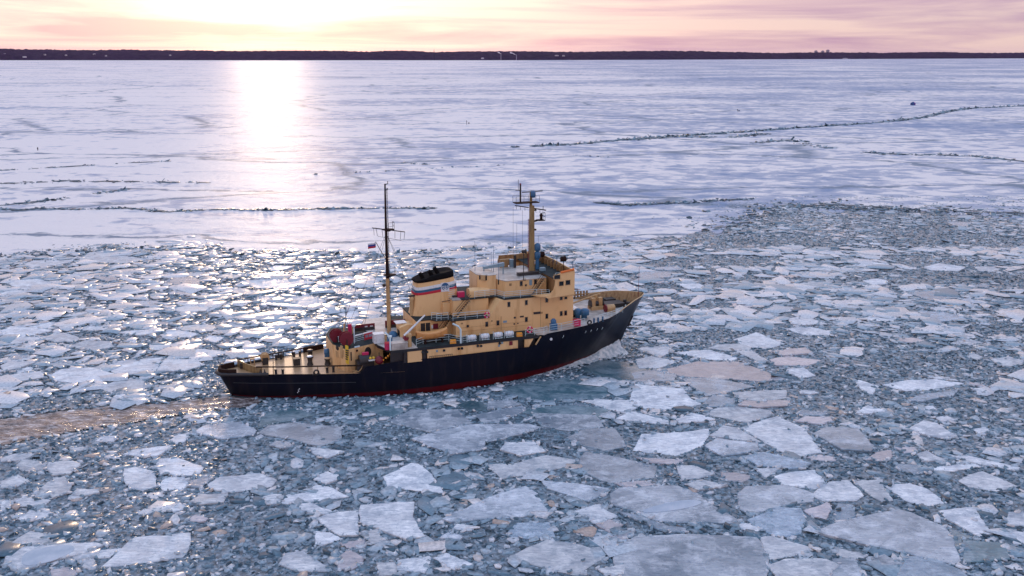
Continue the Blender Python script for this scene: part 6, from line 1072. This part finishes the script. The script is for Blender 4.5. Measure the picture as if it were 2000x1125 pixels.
# ================================================================ FAR SHORE
def build_shore():
    px = np.linspace(-700, 2700, 1100)
    base = np.interp(px, [-700, 0, 1000, 1250, 2000, 2700], [117.4, 117, 117, 116.2, 113.4, 112]); top = np.interp(px, [-700, 0, 480, 900, 1250, 1500, 2000, 2700], [95, 96.0, 98.5, 100.5, 99.8, 101.6, 102.6, 104])
    dep = CH * F / (base - 105.0)
    X = (px - 1000) / F * dep; Y = dep.copy(); hh = CH + (105.0 - top) / F * dep
    rows = []; K = 16
    for k in range(K):
        t = k / (K - 1); prof = np.sin(t * math.pi / 2) ** .8; off = t * 700
        n = (fbm(px * .35, px * 0 + k * 1.7, 3, 61) - .45) * 20 * (1 if k else 0)
        und = (fbm(px * .01, px * 0 + 2.2, 3, 66) - .45) * 34 * t
        rows.append(np.stack([X * (1 + off / Y), Y + off, np.maximum(0, hh * prof + n + und) + (0.2 if k == 0 else 0)], 1))
    rows.append(np.stack([X * 1.3, Y * 1.3, hh * 0], 1)); V = np.concatenate(rows); n = len(px); i = np.arange(K * (n - 1)); r = i // (n - 1); c = i % (n - 1); b = r * n + c
    m = pmat('leafless_forest', (0.014, 0.012, 0.018), 0.95, spec=0.05, noise=(0.02, 0.4, 0.7), col2=(0.035, 0.03, 0.04))
    tag(mesh_obj('far_forest', np_mesh('far_forest', V, np.stack([b, b + 1, b + n + 1, b + n], 1)), m), kind='stuff')
    f = lambda p: float(np.interp(p, px, dep)), 
    def at(p, y, back=0.0):
        d = float(np.interp(p, px, dep)) + back; return (p - 1000) / F * d, d, CH + (105.0 - y) / F * d
    M['housewall'] = pmat('pale_house_wall', (0.5, 0.46, 0.48), 0.8); M['tower'] = pmat('tower_wall', (0.34, 0.30, 0.36), 0.8)
    for k, (p, y, w, h, lab) in enumerate(((1577.5, 99.4, 4.6, 3.2, 'leftmost of three pale towers on the far skyline'), (1590.5, 99.6, 4.6, 3.0, 'lowest of three pale towers on the far skyline, between the others'), (1600, 98.0, 5, 4.6, 'tallest of three pale towers on the far skyline, on the right'))):
        x, d, z = at(p, y, 900); s = d / F; t = empty('apartment_tower', (x, d, 0)); tag(t, lab, 'tower block', 'towers on the far skyline')
        mb = MB(); mb.box(-w * s / 2, w * s / 2, 0, 30, 0, z); mb.build('wall', M['tower'], t); mb = MB(); mb.box(-w * s / 4, w * s / 4, 5, 20, z, z + 4); mb.build('roof', M['tower'], t)
    for p, y, w in ((8, 106, 4), (36, 105, 3), (73, 110, 6), (112, 106, 3), (152, 107, 3), (206, 105, 4), (228, 108, 2.5), (350, 107, 3), (944, 112.5, 5), (1085, 107.5, 7), (1098, 107.8, 5), (1634, 113.2, 9)):
        x, d, z = at(p, y); bk = 30 + 600 * max(0, (112 - y)) / 14; x, d, z = at(p, y, bk - 120); s = d / F
        t = empty('house', (x, d, 0)); tag(t, 'tiny pale building on the wooded far shore', 'building', 'buildings on the far shore'); mb = MB(); mb.box(-w * s / 2, w * s / 2, 0, 15, max(0, z - 8), z); mb.build('wall', M['housewall'], t); mb = MB(); mb.sideplate([(-w * s / 2 - 1, z), (w * s / 2 + 1, z), (0, z + 3)], -1, 16); mb.build('roof', M['tower'], t)
    M['smoke'] = pmat('chimney_smoke', (0.85, 0.75, 0.76), 1.0, bump=(.08, .6, 3.0))
    for p0, y0, p1, y1, w, lab in ((979, 105.0, 974, 102.2, 1.3, 'short white smoke plume on the far shore, the left of two'), (1008.5, 107.3, 997, 102.8, 1.5, 'longer white smoke plume on the far shore, the right of two')):
        mb = MB(); a = at(p0, y0, -200); b = at(p1, y1, -200); s = a[1] / F; o = empty('smoke_plume', (a[0], a[1], a[2])); tag(o, lab, 'smoke')
        A = Vector((0, 0, 0)); B = Vector(b) - Vector(a); rings = 9
        for k in range(rings): t = k / (rings - 1); P = A.lerp(B, t); mb.ball((P.x + random.uniform(-2, 2), P.y, P.z + random.uniform(-1, 1)), s * w * (.3 + .75 * t) * random.uniform(.8, 1.1), 10, .8)
        mb.build('plume', M['smoke'], o); mb = MB(); mb.tube([(0, 0, -a[2]), (0, 0, 0)], 2.2, 8, 1.6); mb.build('chimney', M['tower'], o)
    x, d, z = at(852, 96.5, -60); o = empty('far_mast', (x, d, 0)); tag(o, 'thin mast rising above the wooded far shore, left of the two smoke plumes', 'mast'); mb = MB(); mb.tube([(0, 0, 0), (0, 0, z)], 2.0, 6, .8); mb.build('pole', M['coat'], o); mb = MB(); mb.box(-6, 6, -1, 1, z * .8, z * .8 + 1.5); mb.build('crossarm', M['coat'], o)
build_shore()
# ================================================================ SMALL THINGS ON THE FAR ICE
def person(p, h, label, lean=0.0, seated=False, rz=0.0):
    g = ground(*p, .35); bm = bmesh.new(); sk = bm.verts.layers.skin.verify()
    J = {'pel': (0, 0, .50), 'chest': (lean * .3, 0, .72), 'neck': (lean * .4, 0, .84), 'head': (lean * .45, .01, .93), 'kl': (-.06, -.02, .27), 'fl': (-.07, 0, .02), 'kr': (.06, .02, .27), 'fr': (.08, -.03, .02), 'sl': (-.11, 0, .79), 'el': (-.15, -.02, .62), 'hl': (-.14, -.08, .48), 'sr': (.11, 0, .79), 'er': (.15, -.02, .62), 'hr': (.13, -.09, .50)}
    RD = {'pel': .105, 'chest': .115, 'neck': .045, 'head': .072, 'kl': .055, 'fl': .045, 'kr': .055, 'fr': .045, 'sl': .06, 'el': .045, 'hl': .032, 'sr': .06, 'er': .045, 'hr': .032}
    V = {k: bm.verts.new(Vector(v) * h) for k, v in J.items()}
    for a, b in (('pel', 'chest'), ('chest', 'neck'), ('neck', 'head'), ('pel', 'kl'), ('kl', 'fl'), ('pel', 'kr'), ('kr', 'fr'), ('chest', 'sl'), ('sl', 'el'), ('el', 'hl'), ('chest', 'sr'), ('sr', 'er'), ('er', 'hr')): bm.edges.new((V[a], V[b]))
    for k, v in V.items(): v[sk].radius = (RD[k] * h, RD[k] * h); v[sk].use_root = (k == 'pel')
    me = D.meshes.new('person'); bm.to_mesh(me); bm.free(); o = mesh_obj('person', me, M['coat']); o.modifiers.new('skin', 'SKIN'); s = o.modifiers.new('sub', 'SUBSURF'); s.levels = s.render_levels = 1
    o.location = tuple(g); o.rotation_euler = (0, 0, rz); return tag(o, label, 'person')
person((74, 294.3), 1.85, 'person in dark clothing standing alone on the far left ice', .1)
person((1440.3, 217.6), 2.0, 'person in dark clothing on the ice right of centre beside a dark box', .25)
g = ground(1443.3, 217.2, .3); o = empty('sledge_box', tuple(g)); tag(o, 'small dark box on the ice just right of a standing person', 'box'); mb = MB(); mb.box(-.6, .6, -.4, .4, .12, .9); mb.build('case', M['blue'], o); mb = MB(); [mb.box(-.8, .8, k - .05, k + .05, 0, .12) for k in (-.3, .3)]; mb.build('runner', M['dark'], o)
g = ground(911.5, 243.4, .3); o = empty('marker_pole', tuple(g)); tag(o, 'thin dark pole standing upright on the ice above the ship\'s masts', 'pole'); mb = MB(); mb.tube([(0, 0, 0), (0, 0, 2.9)], .16, 6, .12); mb.build('stake', M['coat'], o); mb = MB(); mb.tube([(0, 0, 1.5), (0, 0, 2.6)], .22, 6); mb.build('wrapping', M['darkrail'], o)
g = ground(915.8, 241.7, .3); o = empty('fishing_box', tuple(g)); tag(o, 'dark fishing box on the ice beside a thin upright pole', 'box'); mb = MB(); mb.prism([(-.4, -.3), (.4, -.3), (.4, .3), (-.4, .3)], .05, .75, [(-.36, -.27), (.36, -.27), (.36, .27), (-.36, .27)]); mb.build('body', M['coat'], o); mb = MB(); mb.box(-.42, .42, -.32, .32, .75, .85); mb.build('lid', M['darkrail'], o)
g = ground(1783, 205.2, .3); o = empty('tent', tuple(g), .5); tag(o, 'small blue and purple fishing tent alone on the far right ice', 'tent'); M['purple'] = pmat('purple_cloth', (.16, .05, .26), .7); M['tentblue'] = pmat('tent_blue', (.02, .06, .20), .7)
for nm, pl, mt in (('panel', [(-1.7, -1.5), (0, -1.7), (0, 1.7), (-1.7, 1.5)], 'tentblue'), ('panel', [(0.01, -1.7), (1.7, -1.5), (1.7, 1.5), (.01, 1.7)], 'purple')):
    mb = MB(); mb.prism(pl, 0, 1.7); mb.prism(pl, 1.7, 2.9, [(x * .35, y * .3) for x, y in pl]); mb.build(nm, M[mt], o)
# ================================================================ HAZE
def build_haze():
    mb = MB(); mb.box(-17000, 17000, -1500, 19000, -2, 150); m = D.materials.new('haze_air'); m.use_nodes = True; nt = m.node_tree; nt.nodes.clear()
    o = nd(nt, 'ShaderNodeOutputMaterial'); v = nd(nt, 'ShaderNodeVolumePrincipled'); v.inputs['Color'].default_value = (0.42, 0.24, 0.9, 1); v.inputs['Density'].default_value = 0.9e-5; v.inputs['Anisotropy'].default_value = 0.55
    nt.links.new(v.outputs[0], o.inputs['Volume']); tag(mb.build('haze', m), kind='stuff')
build_haze()
